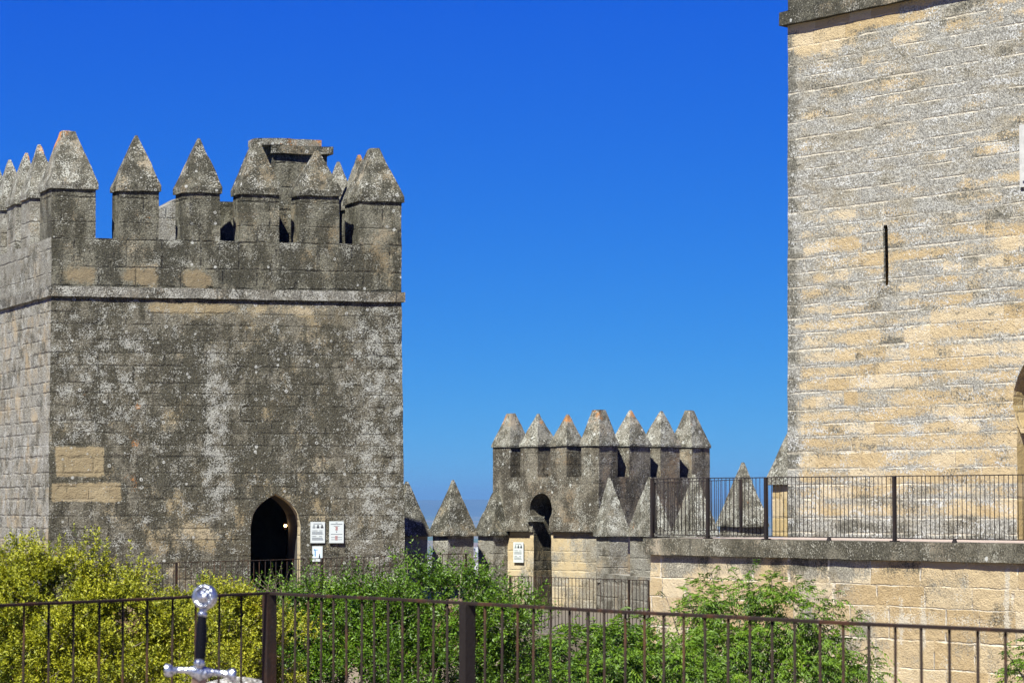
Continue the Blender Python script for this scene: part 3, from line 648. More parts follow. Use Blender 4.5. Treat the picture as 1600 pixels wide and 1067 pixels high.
# right of the middle tower, coming towards us
BE = Vector((.40, -.915, 0)).normalized(); BN = Vector((.915, .40, 0)).normalized()
def bpos(x, D): return Vector((pt(x, 800, D).x, D, 0))
bw = thing('curtain_wall', 'low wall with big pointed merlons running from the middle tower behind the terrace railing', 'wall', (*bpos(1015, 73).xy, GZ))
pA = bpos(958, 76.0); pE = bpos(1190, 64.4)
cx_ = (pE-pA).normalized(); cn_ = Vector((-cx_.y, cx_.x, 0)); L_ = (pE-pA).length
bm = bmesh.new(); g = quad(pA, cx_, cn_, -.6, L_+.2, -.3, .3); loft(bm, g, GZ-5, g, -1.86, .25); stone_obj('wall', bm, S_merl, bw, (pA.x, pA.y))
for (xc, D, zb_, hh, ww) in ((953, 76.2, -.88, 1.56, .51), (1015, 73.3, -.85, 1.54, .55), (1086, 70.4, -.84, 1.56, .57), (1160, 66.7, -.55, 1.50, .57)):
    c0 = bpos(xc, D)
    eo = Vector((.42, -.907, 0)); en = Vector((.907, .42, 0)); cutl = .26 if xc == 953 else 0
    merlon(bw, c0, eo, en, -ww+cutl, ww, -.28, .28, -2.1, zb_, zb_+hh, 0, lean=(-cutl/2, 0), over=.07, fas=.05, mat=S_merl, cmat=S_capl, step=.14)  # paler cap stone puts the sunlit look of these caps into colour
# the pale block and sloped cap tucked beside the great tower
c0 = bpos(1229, 57.0)
yb = thing('wall_merlon', 'pale yellow block pier with sloping grey cap tucked beside the great tower', 'wall', (c0.x, c0.y, -.66))
merlon(yb, c0, RD, RN*-1, -.42, .55, -.0, .6, -.68, zat(757, 56.8), zat(640, 56.8), 0, over=.10, fas=.12, mat=S_yell, cmat=S_capl, nm='pier')

# ------------------------------------------------------------------ GREAT TOWER at right
gt = thing('great_tower', 'huge golden ashlar tower filling the right edge, with arrow slit and horseshoe arch', 'tower', (RO.x, RO.y, -.66))
RI = -RN
gb0, gb1 = zat(41, 54.5), zat(20, 54.5)
f0 = quad(RO, RI, RD, 0, 9, 0.0, 10.5); f0 = [RO+RD*-.06-RI*.03, RO+RD*10.5-RI*.03, RO+RD*10.5+RI*9, RO+RD*-.06+RI*9]
f1 = [RO, RO+RD*10.5, RO+RD*10.5+RI*9, RO+RI*9]
bm = bmesh.new(); loft(bm, f0, -.9, f1, gb0, .3, solid=True)
def RP(u_, d_, z_): p = RO+RD*u_+RI*d_; return Vector((p.x, p.y, z_))
us = ru(1387); zs0, zs1 = zat(448, 52.5), zat(355, 52.5); sw = .062
sl = [(us-sw, zs0), (us+sw, zs0), (us+sw, zs1-.04)]+[(us+sw*math.cos(a), zs1-.04+sw*math.sin(a)) for a in (R(45), R(90), R(135))]+[(us-sw, zs1-.04)]
c1 = extrude_poly([RP(a, -.5, z) for a, z in sl], RI*2.0)
c3 = bmesh.new(); c_ = RP(us+.25, .95, 0); box(c3, c_.xy, RD.xy, RI.xy, .55, .92, zs0-.03, zs1+.03)
ax = ru(1643)+.04; ar = ax-ru(1587); zk = zat(628, 50)
ap = [(ax-ar*1.0+.03, -.7)]+[(ax-ar*.97+.02, zat(664, 50))]
for k in range(17):
    a = math.pi*(1.20-1.40*k/16); ap.append((ax+ar*math.cos(a)*1.04, zk+ar*math.sin(a)*1.04))
ap += [(ax+ar*.97-.02, zat(664, 50)), (ax+ar-.03, -.7)]
c2 = extrude_poly([RP(a, -.5, z) for a, z in ap], RI*1.9)
bm = cut(bm, [c1, c3, c2]); uvize(bm, (RO.x, RO.y))
for f in bm.faces:
    c_ = f.calc_center_median()-RO
    if .03 < c_.dot(RI) < 1.6 and .5 < c_.dot(RD) < 10 and c_.z < zs1+.5 and f.normal.dot(RI) > -.9: f.material_index = 1
rough(bm, .014); obj('wall', bm, [S_right, S_yell], gt)
# voussoirs of the arch, a hair proud
bm = bmesh.new()
for k in range(13):
    a0 = math.pi*(1.16-1.32*k/13)-.02; a1 = math.pi*(1.16-1.32*(k+1)/13)+.02
    q = [RP(ax+rr_*math.cos(a_), -.022, zk+rr_*math.sin(a_)) for rr_, a_ in ((ar*1.05, a0), (ar*1.75, a0), (ar*1.75, a1), (ar*1.05, a1))]
    e = extrude_poly(q, RI*.1); tmp = bpy.data.meshes.new('x'); e.to_mesh(tmp); e.free(); bm.from_mesh(tmp)
stone_obj('arch_ring', bm, S_right, gt, (RO.x+.4, RO.y), .004, w_=False)
bm = bmesh.new(); g = [RO+RD*-.12-RI*.13, RO+RD*10.6-RI*.13, RO+RD*10.6+RI*9.1, RO+RD*-.12+RI*9.1]; loft(bm, g, gb0+.002, g, gb1, .2)
S_bandr = stone('dark_cornice_stone', h=5, wd=1.1, A=(.26, .22, .15), B=(.3, .25, .17), G=(.12, .12, .10), K=(.04, .04, .033), W=(.36, .36, .34),
                grey=.72, dark=.56, whit=.18, orange=.05, spots=.15, ms=.5, mortar=(.04, .04, .035), bmp=1.0, seed=17, courses=.6)
stone_obj('string_course', bm, S_bandr, gt, (RO.x, RO.y), .014)
bm = bmesh.new(); loft(bm, f1, gb1+.002, f1, gb1+2.2, .3); stone_obj('parapet', bm, S_bandr, gt, (RO.x, RO.y), .014)
for k in range(6):
    merlon(gt, RO, RD, RI, .002+k*1.8, 1.1+k*1.8, .002, .7, gb1+2.2, gb1+3.3, gb1+4.7, 0, mat=S_bandr, cmat=S_cap, step=.3)
# white plaque
pu0 = ru(1595.5); mp = thing('wall_plaque', 'white stone plaque high on the great tower, cut by the right edge of the photo', 'plaque', RP(pu0, -.04, zat(298, 50)))
bm = bmesh.new(); za_, zb_ = zat(298, 50), zat(202, 50)
c_ = RP(pu0+.53, -.03, 0); box(bm, c_.xy, RD.xy, RI.xy, .45, .03, za_, zb_); obj('frame', bm, M_marble, mp)
bm = bmesh.new(); c_ = RP(pu0+.53, -.08, 0); box(bm, c_.xy, RD.xy, RI.xy, .36, .01, za_+.1, zb_-.1); obj('panel', bm, M_marble, mp)

# ------------------------------------------------------------------ TERRACE in front of the great tower
TZ = -.655
tw = thing('terrace_wall', 'cream block retaining wall with thick grey coping under the terrace railing', 'wall', (TO.x, TO.y, GZ))
tL = tu(1016)
bm = bmesh.new(); g = [TO+RD*tL-RN*0, TO+RD*9.0, TO+RD*9.0+RI*1.2, TO+RD*tL+RI*1.2]; loft(bm, g, GZ-1, g, TZ-.31, .25); stone_obj('wall', bm, S_terr, tw, (TO.x, TO.y), .02)
bm = bmesh.new(); g = [TO+RD*(tL-.1)+RN*.09, TO+RD*9.1+RN*.09, TO+RD*9.1+RI*.6, TO+RD*(tL-.1)+RI*.6]; loft(bm, g, TZ-.305, g, TZ, .2); stone_obj('coping', bm, S_cop, tw, (TO.x, TO.y), .008)
bm = bmesh.new(); g = [TO+RD*(tL)+RI*.605, TO+RD*12+RI*.605, TO+RD*12+RI*6, TO+RD*(.0)+RI*6]; loft(bm, g, TZ-.3, g, TZ+.004, 2); tag(obj('terrace_floor', bm, M_paving), kind='structure')

# ------------------------------------------------------------------ walkways
def slab(name, poly, z0, z1, mat):
    bm = bmesh.new(); loft(bm, poly, z0, poly, z1, 2); return tag(obj(name, bm, mat), kind='structure')
def XY(x, D): return Vector((pt(x, 850, D).x, D, 0))
LF0, LF1 = XY(120, 57.3), XY(728, 62.0)
slab('walkway', [LF0+Vector((-3, -.3, 0)), LF1+Vector((.3, -.2, 0)), XY(765, 79), LA+Vector((-3, 9, 0))], GZ-.5, -2.25, M_earth)
MF0, MF1 = XY(797, 64.6), XY(1014, 60.8)
slab('walkway', [MF0+Vector((-1.2, -.25, 0)), MF1+Vector((1.6, -.25, 0)), MF1+Vector((3.4, 13, 0)), MF0+Vector((-1, 17, 0))], GZ-.4, -2.85, M_court)
slab('near_terrace', [Vector((-9, -3, 0)), Vector((9, -3, 0)), Vector((9, 15.6, 0)), Vector((-9, 15.6, 0))], GZ-.3, -1.55, M_paving)

# ------------------------------------------------------------------ railings
def cylmesh(name, r, h, n, mat):
    bm = bmesh.new(); tube(bm, (0, 0, 0), (0, 0, h), r, n=n); me = bpy.data.meshes.new(name); bm.to_mesh(me); bm.free()
    for p in me.polygons: p.use_smooth = len(p.vertices) == 4
    me.materials.append(mat); return me
def railing(name, label, pts, zt, h, bars, posts, br, rail_w, rail_t, mat, pmat, post_w=.05, low=None, feet=(), post_drop=0):
    """pts: run of plan points; bars: list of (segment, t) places; posts the same"""
    base = pts[0]; t = thing(name, label, 'railing', (base.x, base.y, zt[0]-h))
    org = Vector(t.location)
    def P_(sg, k): a, b = pts[sg], pts[sg+1]; q = a.lerp(b, k); return Vector((q.x, q.y, zt[sg]+(zt[sg+1]-zt[sg])*k))
    for sg in range(len(pts)-1):
        d = (pts[sg+1]-pts[sg]).normalized(); n = Vector((-d.y, d.x, 0))
        for (zz, ww_, tt, nm) in [(0, rail_w, rail_t, 'top_rail')]+([(low, rail_w*.8, rail_t, 'bottom_rail')] if low is not None else []):
            bm = bmesh.new(); K = 24
            rows = []
            for i in range(K+1):
                q = P_(sg, i/K)+Vector((0, 0, -(h-zz) if nm == 'bottom_rail' else 0))
                q += Vector((0, 0, mnoise.noise(q*1.3)*.004))
                if i in (0, K): q += d*(ww_/2 if i else -ww_/2)
                rows.append([bm.verts.new(q+n*sx*ww_/2+Vector((0, 0, sz))) for sx, sz in ((-1, -tt), (1, -tt), (1, -tt*.25), (.5, 0), (-.5, 0), (-1, -tt*.25))])
            for a, b in zip(rows, rows[1:]):
                for i in range(6): bm.faces.new((a[i], a[(i+1) % 6], b[(i+1) % 6], b[i]))
            bm.faces.new(rows[0]); bm.faces.new(list(reversed(rows[-1]))); bmesh.ops.recalc_face_normals(bm, faces=bm.faces)
            obj(nm, bm, mat, t)
    me = cylmesh('baluster', br, 1, 8, mat)
    for (sg, k) in bars:
        q = P_(sg, k); o = bpy.data.objects.new('baluster', me); COL.objects.link(o); o.parent = t
        lo = (low if low is not None else .03)
        o.scale = (1, 1, h-rail_t*.6-lo); o.location = Vector((q.x, q.y, q.z-h+lo))-org
        o.rotation_euler = (random.uniform(-.004, .004), random.uniform(-.006, .006), random.random()*3)
    for (sg, k) in posts:
        q = P_(sg, k); d = (pts[sg+1]-pts[sg]).normalized(); n = Vector((-d.y, d.x, 0)); bm = bmesh.new()
        box(bm, q.xy, d.xy, n.xy, post_w/2, post_w/2, q.z-h-post_drop, q.z-rail_t+.002); bmesh.ops.bevel(bm, geom=bm.edges[:], offset=post_w*.1, segments=1)
        obj('post', bm, pmat, t)
        bm = bmesh.new(); box(bm, q.xy, d.xy, n.xy, post_w*1.1, post_w*1.1, q.z-h-post_drop-.002, q.z-h-post_drop+.02); obj('base_plate', bm, pmat, t)
    for (sg, k) in feet:
        q = P_(sg, k); bm = bmesh.new(); tube(bm, (q.x, q.y, q.z-h-.002), (q.x, q.y, q.z-h+(low or .05)-.004), post_w*.9, post_w*.45); obj('foot', bm, pmat, t)
    return t
# near railing with a corner
HR = .40
def NP(x, y): D = HR*F/(y-784.5); return Vector((pt(x, y, D).x, D, 0))
n0, n1, n2 = NP(-40, 942.7), NP(421, 922.5), NP(1660, 985)
def kx(x, a, b):
    d = b-a; return along(x, a, d, 1000)
bars = [(0, kx(x, n0, n1)) for x in (-4, 36.2, 77, 116.2, 155, 193, 231.2, 268.7, 305.5, 341.7, 377.5)]
bars += [(1, kx(x, n1, n2)) for x in (441.7, 460.6, 481.6, 500.7, 521.7, 542.7, 564.3, 586, 607.8, 629.3, 652.4, 676, 699.7, 757.4, 783.5, 807.5, 832, 859.3, 888, 917, 945.9, 975.5, 1006.2, 1037.2,
         1068.7, 1102.3, 1136.4, 1171, 1205, 1242, 1279.8, 1318.3, 1357.2, 1397.4, 1440, 1482.4, 1526.5, 1570.6, 1617)]
railing('iron_railing', 'dark rusty iron railing with round bars across the whole foreground, bent at a post', [n0, n1, n2], [-HR+.0]*3, 1.13, bars,
        [(1, 0.0), (1, kx(730, n1, n2))], .0052, .022, .013, M_iron, M_iron3, .048)
# terrace railing
te = TO+RN*-.02
xs_t = lambda t_: te+RD*t_
ta_, tb_ = along(1018, te, RD, 785), along(1640, te, RD, 785)
Lt = tb_-ta_; nb = 96
p1197, p1397, p1295, p1490, p1105 = [(along(x, te, RD, 785)-ta_)/Lt for x in (1197, 1397.5, 1295, 1491, 1106)]
bt = [(0, (i+.5)/nb) for i in range(nb)]
bt = [b for b in bt if min(abs(b[1]-p) for p in (p1197, p1397, p1105)) > .4/nb]
railing('iron_railing', 'dark iron railing standing on the grey coping of the terrace beside the great tower', [xs_t(ta_), xs_t(tb_)], [.452, .452], 1.105, bt,
        [(0, .002), (0, p1105), (0, p1197), (0, p1397)], .0066, .03, .016, M_iron2, M_iron2, .055, low=.07, feet=[(0, p1295), (0, p1490)])
bk0, bk1 = XY(1022, 59.5), XY(1158, 56.6)
railing('iron_railing', 'short iron railing at the back of the terrace, seen through the long front railing', [bk0, bk1], [.42, .46], 1.05, [(0, (i+.5)/20) for i in range(20)],
        [(0, .0), (0, 1.)], .006, .025, .014, M_iron2, M_iron2, .05, low=.06)
slab('terrace_floor', [bk0+Vector((-.3, -3.5, 0)), xs_t(ta_+1)+Vector((0, .7, 0)), bk1+Vector((1.5, 1.5, 0)), bk0+Vector((-.3, .3, 0))], -1.1, TZ-.0, M_paving) if False else None
# railing before the left tower
nb = 70; railing('iron_railing', 'thin iron railing along the walkway in front of the big grey tower and its doorway', [LF0, LF1], [zat(883, 57.3), zat(864.5, 62)], 1.12,
        [(0, (i+.5)/nb) for i in range(nb)], [(0, kx(275, LF0, LF1)), (0, kx(503, LF0, LF1)), (0, 1.0)], .0075, .03, .014, M_iron, M_iron, .04)
nb = 40; railing('iron_railing', 'thin iron railing below the middle tower between the shrub and the cream wall', [MF0, MF1], [zat(899, 64.6), zat(906, 60.8)], 1.16,
        [(0, (i+.5)/nb) for i in range(nb)], [(0, 0.0), (0, kx(983, MF0, MF1)), (0, 1.)], .0075, .03, .014, M_iron, M_iron, .035, low=.05)

# ------------------------------------------------------------------ sword standing before the near railing
def silver():
    s = NT('chased_silver'); P = s.n('ShaderNodeNewGeometry').outputs['Position']; s.b.inputs['Metallic'].default_value = .9; s.b.inputs['Roughness'].default_value = .3
    v = s.vor(P, 110); n = s.noise(P, 60, 2)
    s.l(s.mix(s.sm(v.outputs['Distance'], .2, .6), (.13, .15, .18), (.40, .43, .47)), s.b.inputs['Base Color']); s.bump(s.M('ADD', v.outputs['Distance'], n), .7, .0035); return s.m
M_sil = silver(); M_grip = plain('black_leather_grip', (.003, .0035, .006), .55, var=.3, vs=150, bmp=.0006, spec=.08); M_blade = plain('dull_steel_blade', (.22, .15, .11), .4, metal=.8, var=.3, vs=30)
SD = 8.2
def S_(x, y, dy=0): p = pt(x, y, SD); return Vector((p.x, SD+dy, p.z))
sw_ = thing('sword', 'silver-hilted sword with black grip and round pommel standing upright before the railing', 'sword', S_(310, 1250))
def lathe(bm, p0, axis, prof, n=24):
    q = axis.to_track_quat('Z', 'Y'); rings = []
    for (r_, h_) in prof:
        rings.append([bm.verts.new(p0+axis*h_+q @ Vector((math.cos(2*math.pi*i/n)*r_, math.sin(2*math.pi*i/n)*r_, 0))) for i in range(n)])
    for a, b in zip(rings, rings[1:]):
        for i in range(n): bm.faces.new((a[i], a[(i+1) % n], b[(i+1) % n], b[i]))
    bm.faces.new(list(reversed(rings[0]))); bm.faces.new(rings[-1])
# pommel: a thick wheel seen almost face on, with a raised boss
bm = bmesh.new(); fc = Vector((-.28, -1, .12)).normalized(); r0 = 19/F*SD
lathe(bm, S_(320, 932)-fc*.022, fc, [(r0*.55, 0), (r0*.86, .004), (r0, .012), (r0, .032), (r0*.9, .038), (r0*.72, .040), (r0*.70, .034), (r0*.55, .035), (r0*.45, .044), (r0*.2, .048)], 32)
obj('pommel', bm, M_sil, sw_, True)
bm = bmesh.new(); ax_ = (S_(319, 948)-S_(316, 962)).normalized(); lathe(bm, S_(316, 962), ax_, [(.0125, 0), (.0135, .004), (.0125, .008), (.0095, .014), (.0115, .02), (.009, .027)], 16); obj('collar', bm, M_sil, sw_, True)
bm = bmesh.new(); lathe(bm, S_(312.5, 1035), (S_(316, 960)-S_(312.5, 1035)).normalized(), [(.0135, 0), (.0155, .02), (.0165, .055), (.0150, .10), (.0128, .128), (.0120, .1365)], 18); obj('grip', bm, M_grip, sw_, True)
# cross guard: flared tips, drooping arms, centre block ending in a point
bm = bmesh.new()
secs = [(257, 1046, 8, .012), (259, 1046, 10, .016), (266, 1047, 10, .016), (269, 1047, 8, .014), (271, 1047, 5.5, .010), (282, 1046, 4.6, .010), (294, 1047, 5.2, .011), (302, 1049, 9, .016), (312, 1051, 14, .020), (322, 1051, 9, .016), (330, 1050, 5.4, .011), (343, 1051, 4.8, .010), (354, 1053, 6, .011), (359, 1054, 9, .014), (361, 1054, 11, .017), (367, 1055, 11, .017), (369, 1055, 8, .014)]
rows = []
for (x, y, hpx, dp) in secs:
    hh = hpx/F*SD; c_ = S_(x, y); rows.append([bm.verts.new(c_+Vector((0, dp*math.sin(a)*.9, hh*math.cos(a)))) for a in [2*math.pi*i/12 for i in range(12)]])
for a, b in zip(rows, rows[1:]):
    for i in range(12): bm.faces.new((a[i], a[(i+1) % 12], b[(i+1) % 12], b[i]))
bm.faces.new(rows[0]); bm.faces.new(list(reversed(rows[-1]))); bmesh.ops.recalc_face_normals(bm, faces=bm.faces); obj('cross_guard', bm, M_sil, sw_, True)
bm = bmesh.new(); bmesh.ops.create_icosphere(bm, subdivisions=3, radius=.016); bmesh.ops.translate(bm, verts=bm.verts, vec=S_(312, 1036, -.008)); obj('boss', bm, M_sil, sw_, True)
bm = bmesh.new(); a, b = S_(311, 1058), S_(304, 1330)
for q in ((a, .021, .004), (b, .014, .003)): pass
va = [bm.verts.new(a+Vector(o_)) for o_ in ((-.021, 0, 0), (0, -.0045, 0), (.021, 0, 0), (0, .0045, 0))]; vb = [bm.verts.new(b+Vector(o_)) for o_ in ((-.016, 0, 0), (0, -.0035, 0), (.016, 0, 0), (0, .0035, 0))]
for i in range(4): bm.faces.new((va[i], va[(i+1) % 4], vb[(i+1) % 4], vb[i]))
bm.faces.new(va); bm.faces.new(vb); obj('blade', bm, M_blade, sw_)
def boulder(name, c, rx, ry, z0, z1, mat, label, seed):
    bm = bmesh.new(); bmesh.ops.create_icosphere(bm, subdivisions=5, radius=1)
    for v in bm.verts:
        p = v.co.copy(); k = 1+.10*mnoise.noise(p*1.7+Vector((seed, 0, 0)))+.04*mnoise.noise(p*6)
        zc_ = (abs(p.z)**.7)*(1 if p.z > 0 else -1)
        v.co = Vector((c.x+p.x*rx*k, c.y+p.y*ry*k, (z0+z1)/2+zc_*(z1-z0)/2*(1+.02*mnoise.noise(p*5))))
    uvize(bm); return tag(obj(name, bm, mat, None, True), label, 'rock')
S_rock = stone('white_grey_rock', h=9, wd=9, A=(.4, .37, .32), B=(.45, .42, .36), G=(.36, .36, .36), K=(.07, .07, .07), W=(.62, .63, .64), grey=.75, dark=.42, whit=.45, orange=.02, spots=.1, ms=0, bmp=.5, seed=18, courses=0, fine=60, blocky=0)
boulder('stone_block', S_(306, 1290, .0), .22, .2, -1.56, -.92, S_rock, 'rough grey rock that holds the upright sword', 2)
c_ = XY(372, 14.3); boulder('stone_block', c_, .31, .28, -1.56, zat(1057, 14.3), S_rock, 'rounded pale grey boulder behind the near railing, between sword and railing corner', 5)

# ------------------------------------------------------------------ foliage
def leaf_mesh(name, P, D_, N_, Ln, Wd, var, mat, parent, droop=.15):
    """P base points, D_ leaf directions, N_ leaf normals: folded lance-shaped leaves, all on one foliage part"""
    n = len(P); S = np.cross(D_, N_); S /= np.linalg.norm(S, axis=1, keepdims=True)+1e-9; N_ = np.cross(S, D_)
    L1 = Ln[:, None]; W1 = Wd[:, None]
    b = P; tip = P+D_*L1-N_*L1*droop; m = P+D_*L1*.45
    l = m+S*W1*.5+N_*W1*.22; r = m-S*W1*.5+N_*W1*.22
    co = np.stack([b, l, tip, r], 1).reshape(-1, 3)
    off = np.array(parent.location); co = co-off
    me = bpy.data.meshes.new(name); me.vertices.add(4*n); me.vertices.foreach_set('co', co.astype(np.float32).ravel())
    idx = (np.arange(n)[:, None]*4+np.array([[0, 1, 2, 0, 2, 3]])).ravel()
    me.loops.add(6*n); me.loops.foreach_set('vertex_index', idx.astype(np.int32)); me.polygons.add(2*n)
    me.polygons.foreach_set('loop_start', (np.arange(2*n)*3).astype(np.int32)); me.polygons.foreach_set('loop_total', np.full(2*n, 3, np.int32))
    me.update(); at = me.attributes.new('var', 'FLOAT', 'FACE'); at.data.foreach_set('value', np.repeat(var, 2).astype(np.float32))
    me.materials.append(mat); me.validate(); o = bpy.data.objects.new(name, me); COL.objects.link(o); o.parent = parent; return o
def unit(a): return a/(np.linalg.norm(a, axis=-1, keepdims=True)+1e-9)
def grow(blobs, nshoot, rs, up=.5, shell=(.72, 1.03), slen=.3, front=.6):
    """shoot bases and directions over a set of ellipsoid lobes (cx, cy, cz, rx, ry, rz)"""
    B = np.array(blobs); wt = B[:, 3]*B[:, 5]+B[:, 3]*B[:, 4]; k = rs.choice(len(B), nshoot, p=wt/wt.sum())
    d = unit(rs.normal(size=(nshoot, 3))+np.array([0, -front, .25])); r = rs.uniform(shell[0], shell[1], nshoot)[:, None]
    p = B[k, :3]+d*B[k, 3:6]*r
    # lumps
    q = p*3.1; lump = np.array([mnoise.noise(Vector(v)) for v in q]); p = p+d*lump[:, None]*.30
    keep = np.array([mnoise.noise(Vector(v*2.2)+Vector((5, 5, 5))) for v in p]) > -.26
    dr = unit(d+np.array([0, 0, up])+rs.normal(size=(nshoot, 3))*.6)
    return p[keep], dr[keep]
def branches(name, base, targets, mat, par, r0=.05, rs=None):
    bm = bmesh.new(); base = Vector(base); fork = base+Vector((0, 0, .35*(max(t[2] for t in targets)-base.z)))
    for t in targets:
        t = Vector(t); m1 = base.lerp(t, .35)+Vector((random.uniform(-.12, .12), random.uniform(-.1, .1), .1)); m2 = base.lerp(t, .7)+Vector((random.uniform(-.12, .12), random.uniform(-.1, .1), .08))
        tube(bm, base+Vector((random.uniform(-.04, .04), random.uniform(-.04, .04), 0)), m1, r0, r0*.65, 7); tube(bm, m1, m2, r0*.65, r0*.35, 6); tube(bm, m2, t, r0*.35, r0*.1, 5)
    return obj(name, bm, mat, par)
M_bark = plain('grey_brown_bark', (.13, .10, .075), .95, var=.4, vs=25, bmp=.006)
YS = {'dark_green_bush': 17, 'yellow_green_bush': 2, 'green_shrub': 16}
def shrub(name, label, cat, blobs, base, nshoot, per, Ln, Wd, slen, mat, seed, up=.5, twig=True, group=None, extra=None, front=.6, shell=(.72, 1.03)):
    blobs = [(b_[0], b_[1], b_[2]-YS.get(name, 0)*b_[1]/F)+tuple(b_[3:]) for b_ in blobs]
    rs = np.random.default_rng(seed); par = thing(name, label, cat, base, group)
    p, d = grow(blobs, nshoot, rs, up, front=front, shell=shell)
    if extra is not None:
        p = np.vstack([p, extra[0]]); d = np.vstack([d, extra[1]])
    n = len(p); L = rs.uniform(.5, 1.2, n)*slen
    t = np.tile(np.linspace(.0, 1, per), n); I = np.repeat(np.arange(n), per)
    bend = np.array([0, 0, .12])
    P_ = p[I]+d[I]*(L[I]*t)[:, None]+bend*(L[I]*t*t)[:, None]
    az = np.tile(np.arange(per)*2.4, n)+rs.uniform(0, 6, n)[I]
    a = unit(np.cross(d, np.array([.3, .2, 1.]))); b = np.cross(d, a)
    side = a[I]*np.cos(az)[:, None]+b[I]*np.sin(az)[:, None]
    D_ = unit(side*.95+d[I]*(.35+.7*t)[:, None]+rs.normal(size=(n*per, 3))*.2)
    N_ = unit(np.array([0, -.15, 1.])+side*.2+rs.normal(size=(n*per, 3))*.42)
    sz = rs.uniform(.45, 1.3, n*per)*(1-.35*t)*rs.uniform(.8, 1.2, n)[I]
    v = np.clip(rs.uniform(0, .35, n)[I]+rs.uniform(0, .35, n*per)+.3*t, 0, 1)
    leaf_mesh('foliage', P_, D_, N_, Ln*sz, Wd*sz, v, mat, par)
    Bc = [b_[:3] for b_ in blobs]
    bm_t = [Bc[i % len(Bc)] for i in range(max(5, len(Bc)))]
    br = branches('branch', base, bm_t, M_bark, par, .04)
    if twig:
        bm = bmesh.new()
        for i in rs.choice(n, min(n, 700), replace=False): tube(bm, p[i]-d[i]*.15, p[i]+d[i]*L[i]*.95, .005, .002, 3, False)
        obj('twigs', bm, M_bark, par)
    return par
def blob(x, y, D, rx, rz, ry=None, dy=0): p = pt(x, y, D); k = D/F; return (p.x, D+dy, p.z, rx*k, (ry or rx)*k, rz*k)
L_yel = leafmat('yellow_green_leaf', (.07, .10, .007), (.29, .30, .015), (.50, .45, .04), .30, .5, (.28, .12, .02))
L_drk = leafmat('glossy_dark_green_leaf', (.016, .042, .005), (.085, .165, .008), (.25, .36, .016), .28, .42)
L_lim = leafmat('fresh_light_green_leaf', (.032, .075, .008), (.125, .225, .014), (.29, .38, .03), .36, .45)
b1 = [blob(60, 990, 28, 175, 128, 130), blob(110, 922, 28, 88, 62, 80), blob(-60, 975, 28, 130, 98, 110), blob(180, 965, 28, 100, 74, 95), blob(30, 922, 28, 80, 52, 70), blob(222, 995, 28, 80, 66, 80),
      blob(265, 1050, 28, 100, 82, 90), blob(100, 1090, 27.6, 190, 130, 130), blob(-90, 1070, 28, 180, 150, 130), blob(195, 915, 28.3, 40, 24, 40), blob(20, 1010, 27.7, 60, 45, 50), blob(140, 1020, 27.6, 70, 45, 50)]
shrub('yellow_green_bush', 'large rounded yellow-green bush in front of the pale left side of the big tower', 'bush', b1, (pt(60, 900, 28).x, 28.5, GZ), 12500, 14, .047, .0235, .15, L_yel, 1, front=.9)
b2 = [blob(345, 985, 30.5, 72, 70, 70), blob(300, 958, 30.5, 42, 36, 45), blob(385, 970, 30.5, 46, 42, 45), blob(340, 1050, 30, 95, 90, 80), blob(425, 1030, 30.5, 50, 65, 50)]
shrub('yellow_green_bush', 'smaller yellow-green bush behind the sword, right of the large rounded one', 'bush', b2, (pt(345, 950, 30.5).x, 30.6, GZ), 4800, 14, .047, .0235, .15, L_yel, 2, front=.9)
b0 = [blob(352, 918, 40, 42, 18, 40), blob(420, 920, 40, 50, 18, 40), blob(335, 940, 40, 45, 24, 40), blob(440, 935, 40, 60, 30, 40)]
shrub('green_shrub', 'loose bright green shrub at the foot of the tower below the pointed doorway', 'shrub', b0, (pt(380, 950, 40).x, 40.5, GZ), 260, 10, .06, .028, .30, L_lim, 3, front=.3)
b3 = [blob(560, 1000, 34, 130, 92, 100), blob(690, 985, 34, 105, 88, 90), blob(545, 930, 34, 60, 34, 50), blob(690, 922, 34.5, 62, 44, 50), blob(770, 975, 34, 66, 62, 60), blob(480, 955, 34, 60, 48, 50), blob(450, 1030, 33.6, 70, 80, 60),
      blob(620, 940, 34, 60, 40, 50), blob(795, 1045, 34, 55, 75, 60), blob(600, 1080, 33.5, 190, 110, 110), blob(740, 905, 34.3, 35, 22, 30), blob(655, 893, 34.4, 30, 18, 30), blob(810, 940, 34.5, 30, 26, 30)]
shrub('dark_green_bush', 'wide dark glossy green bush filling the middle in front of the walkway', 'bush', b3, (pt(620, 950, 34).x, 34.3, GZ), 6400, 13, .066, .030, .26, L_drk, 4, front=.8)

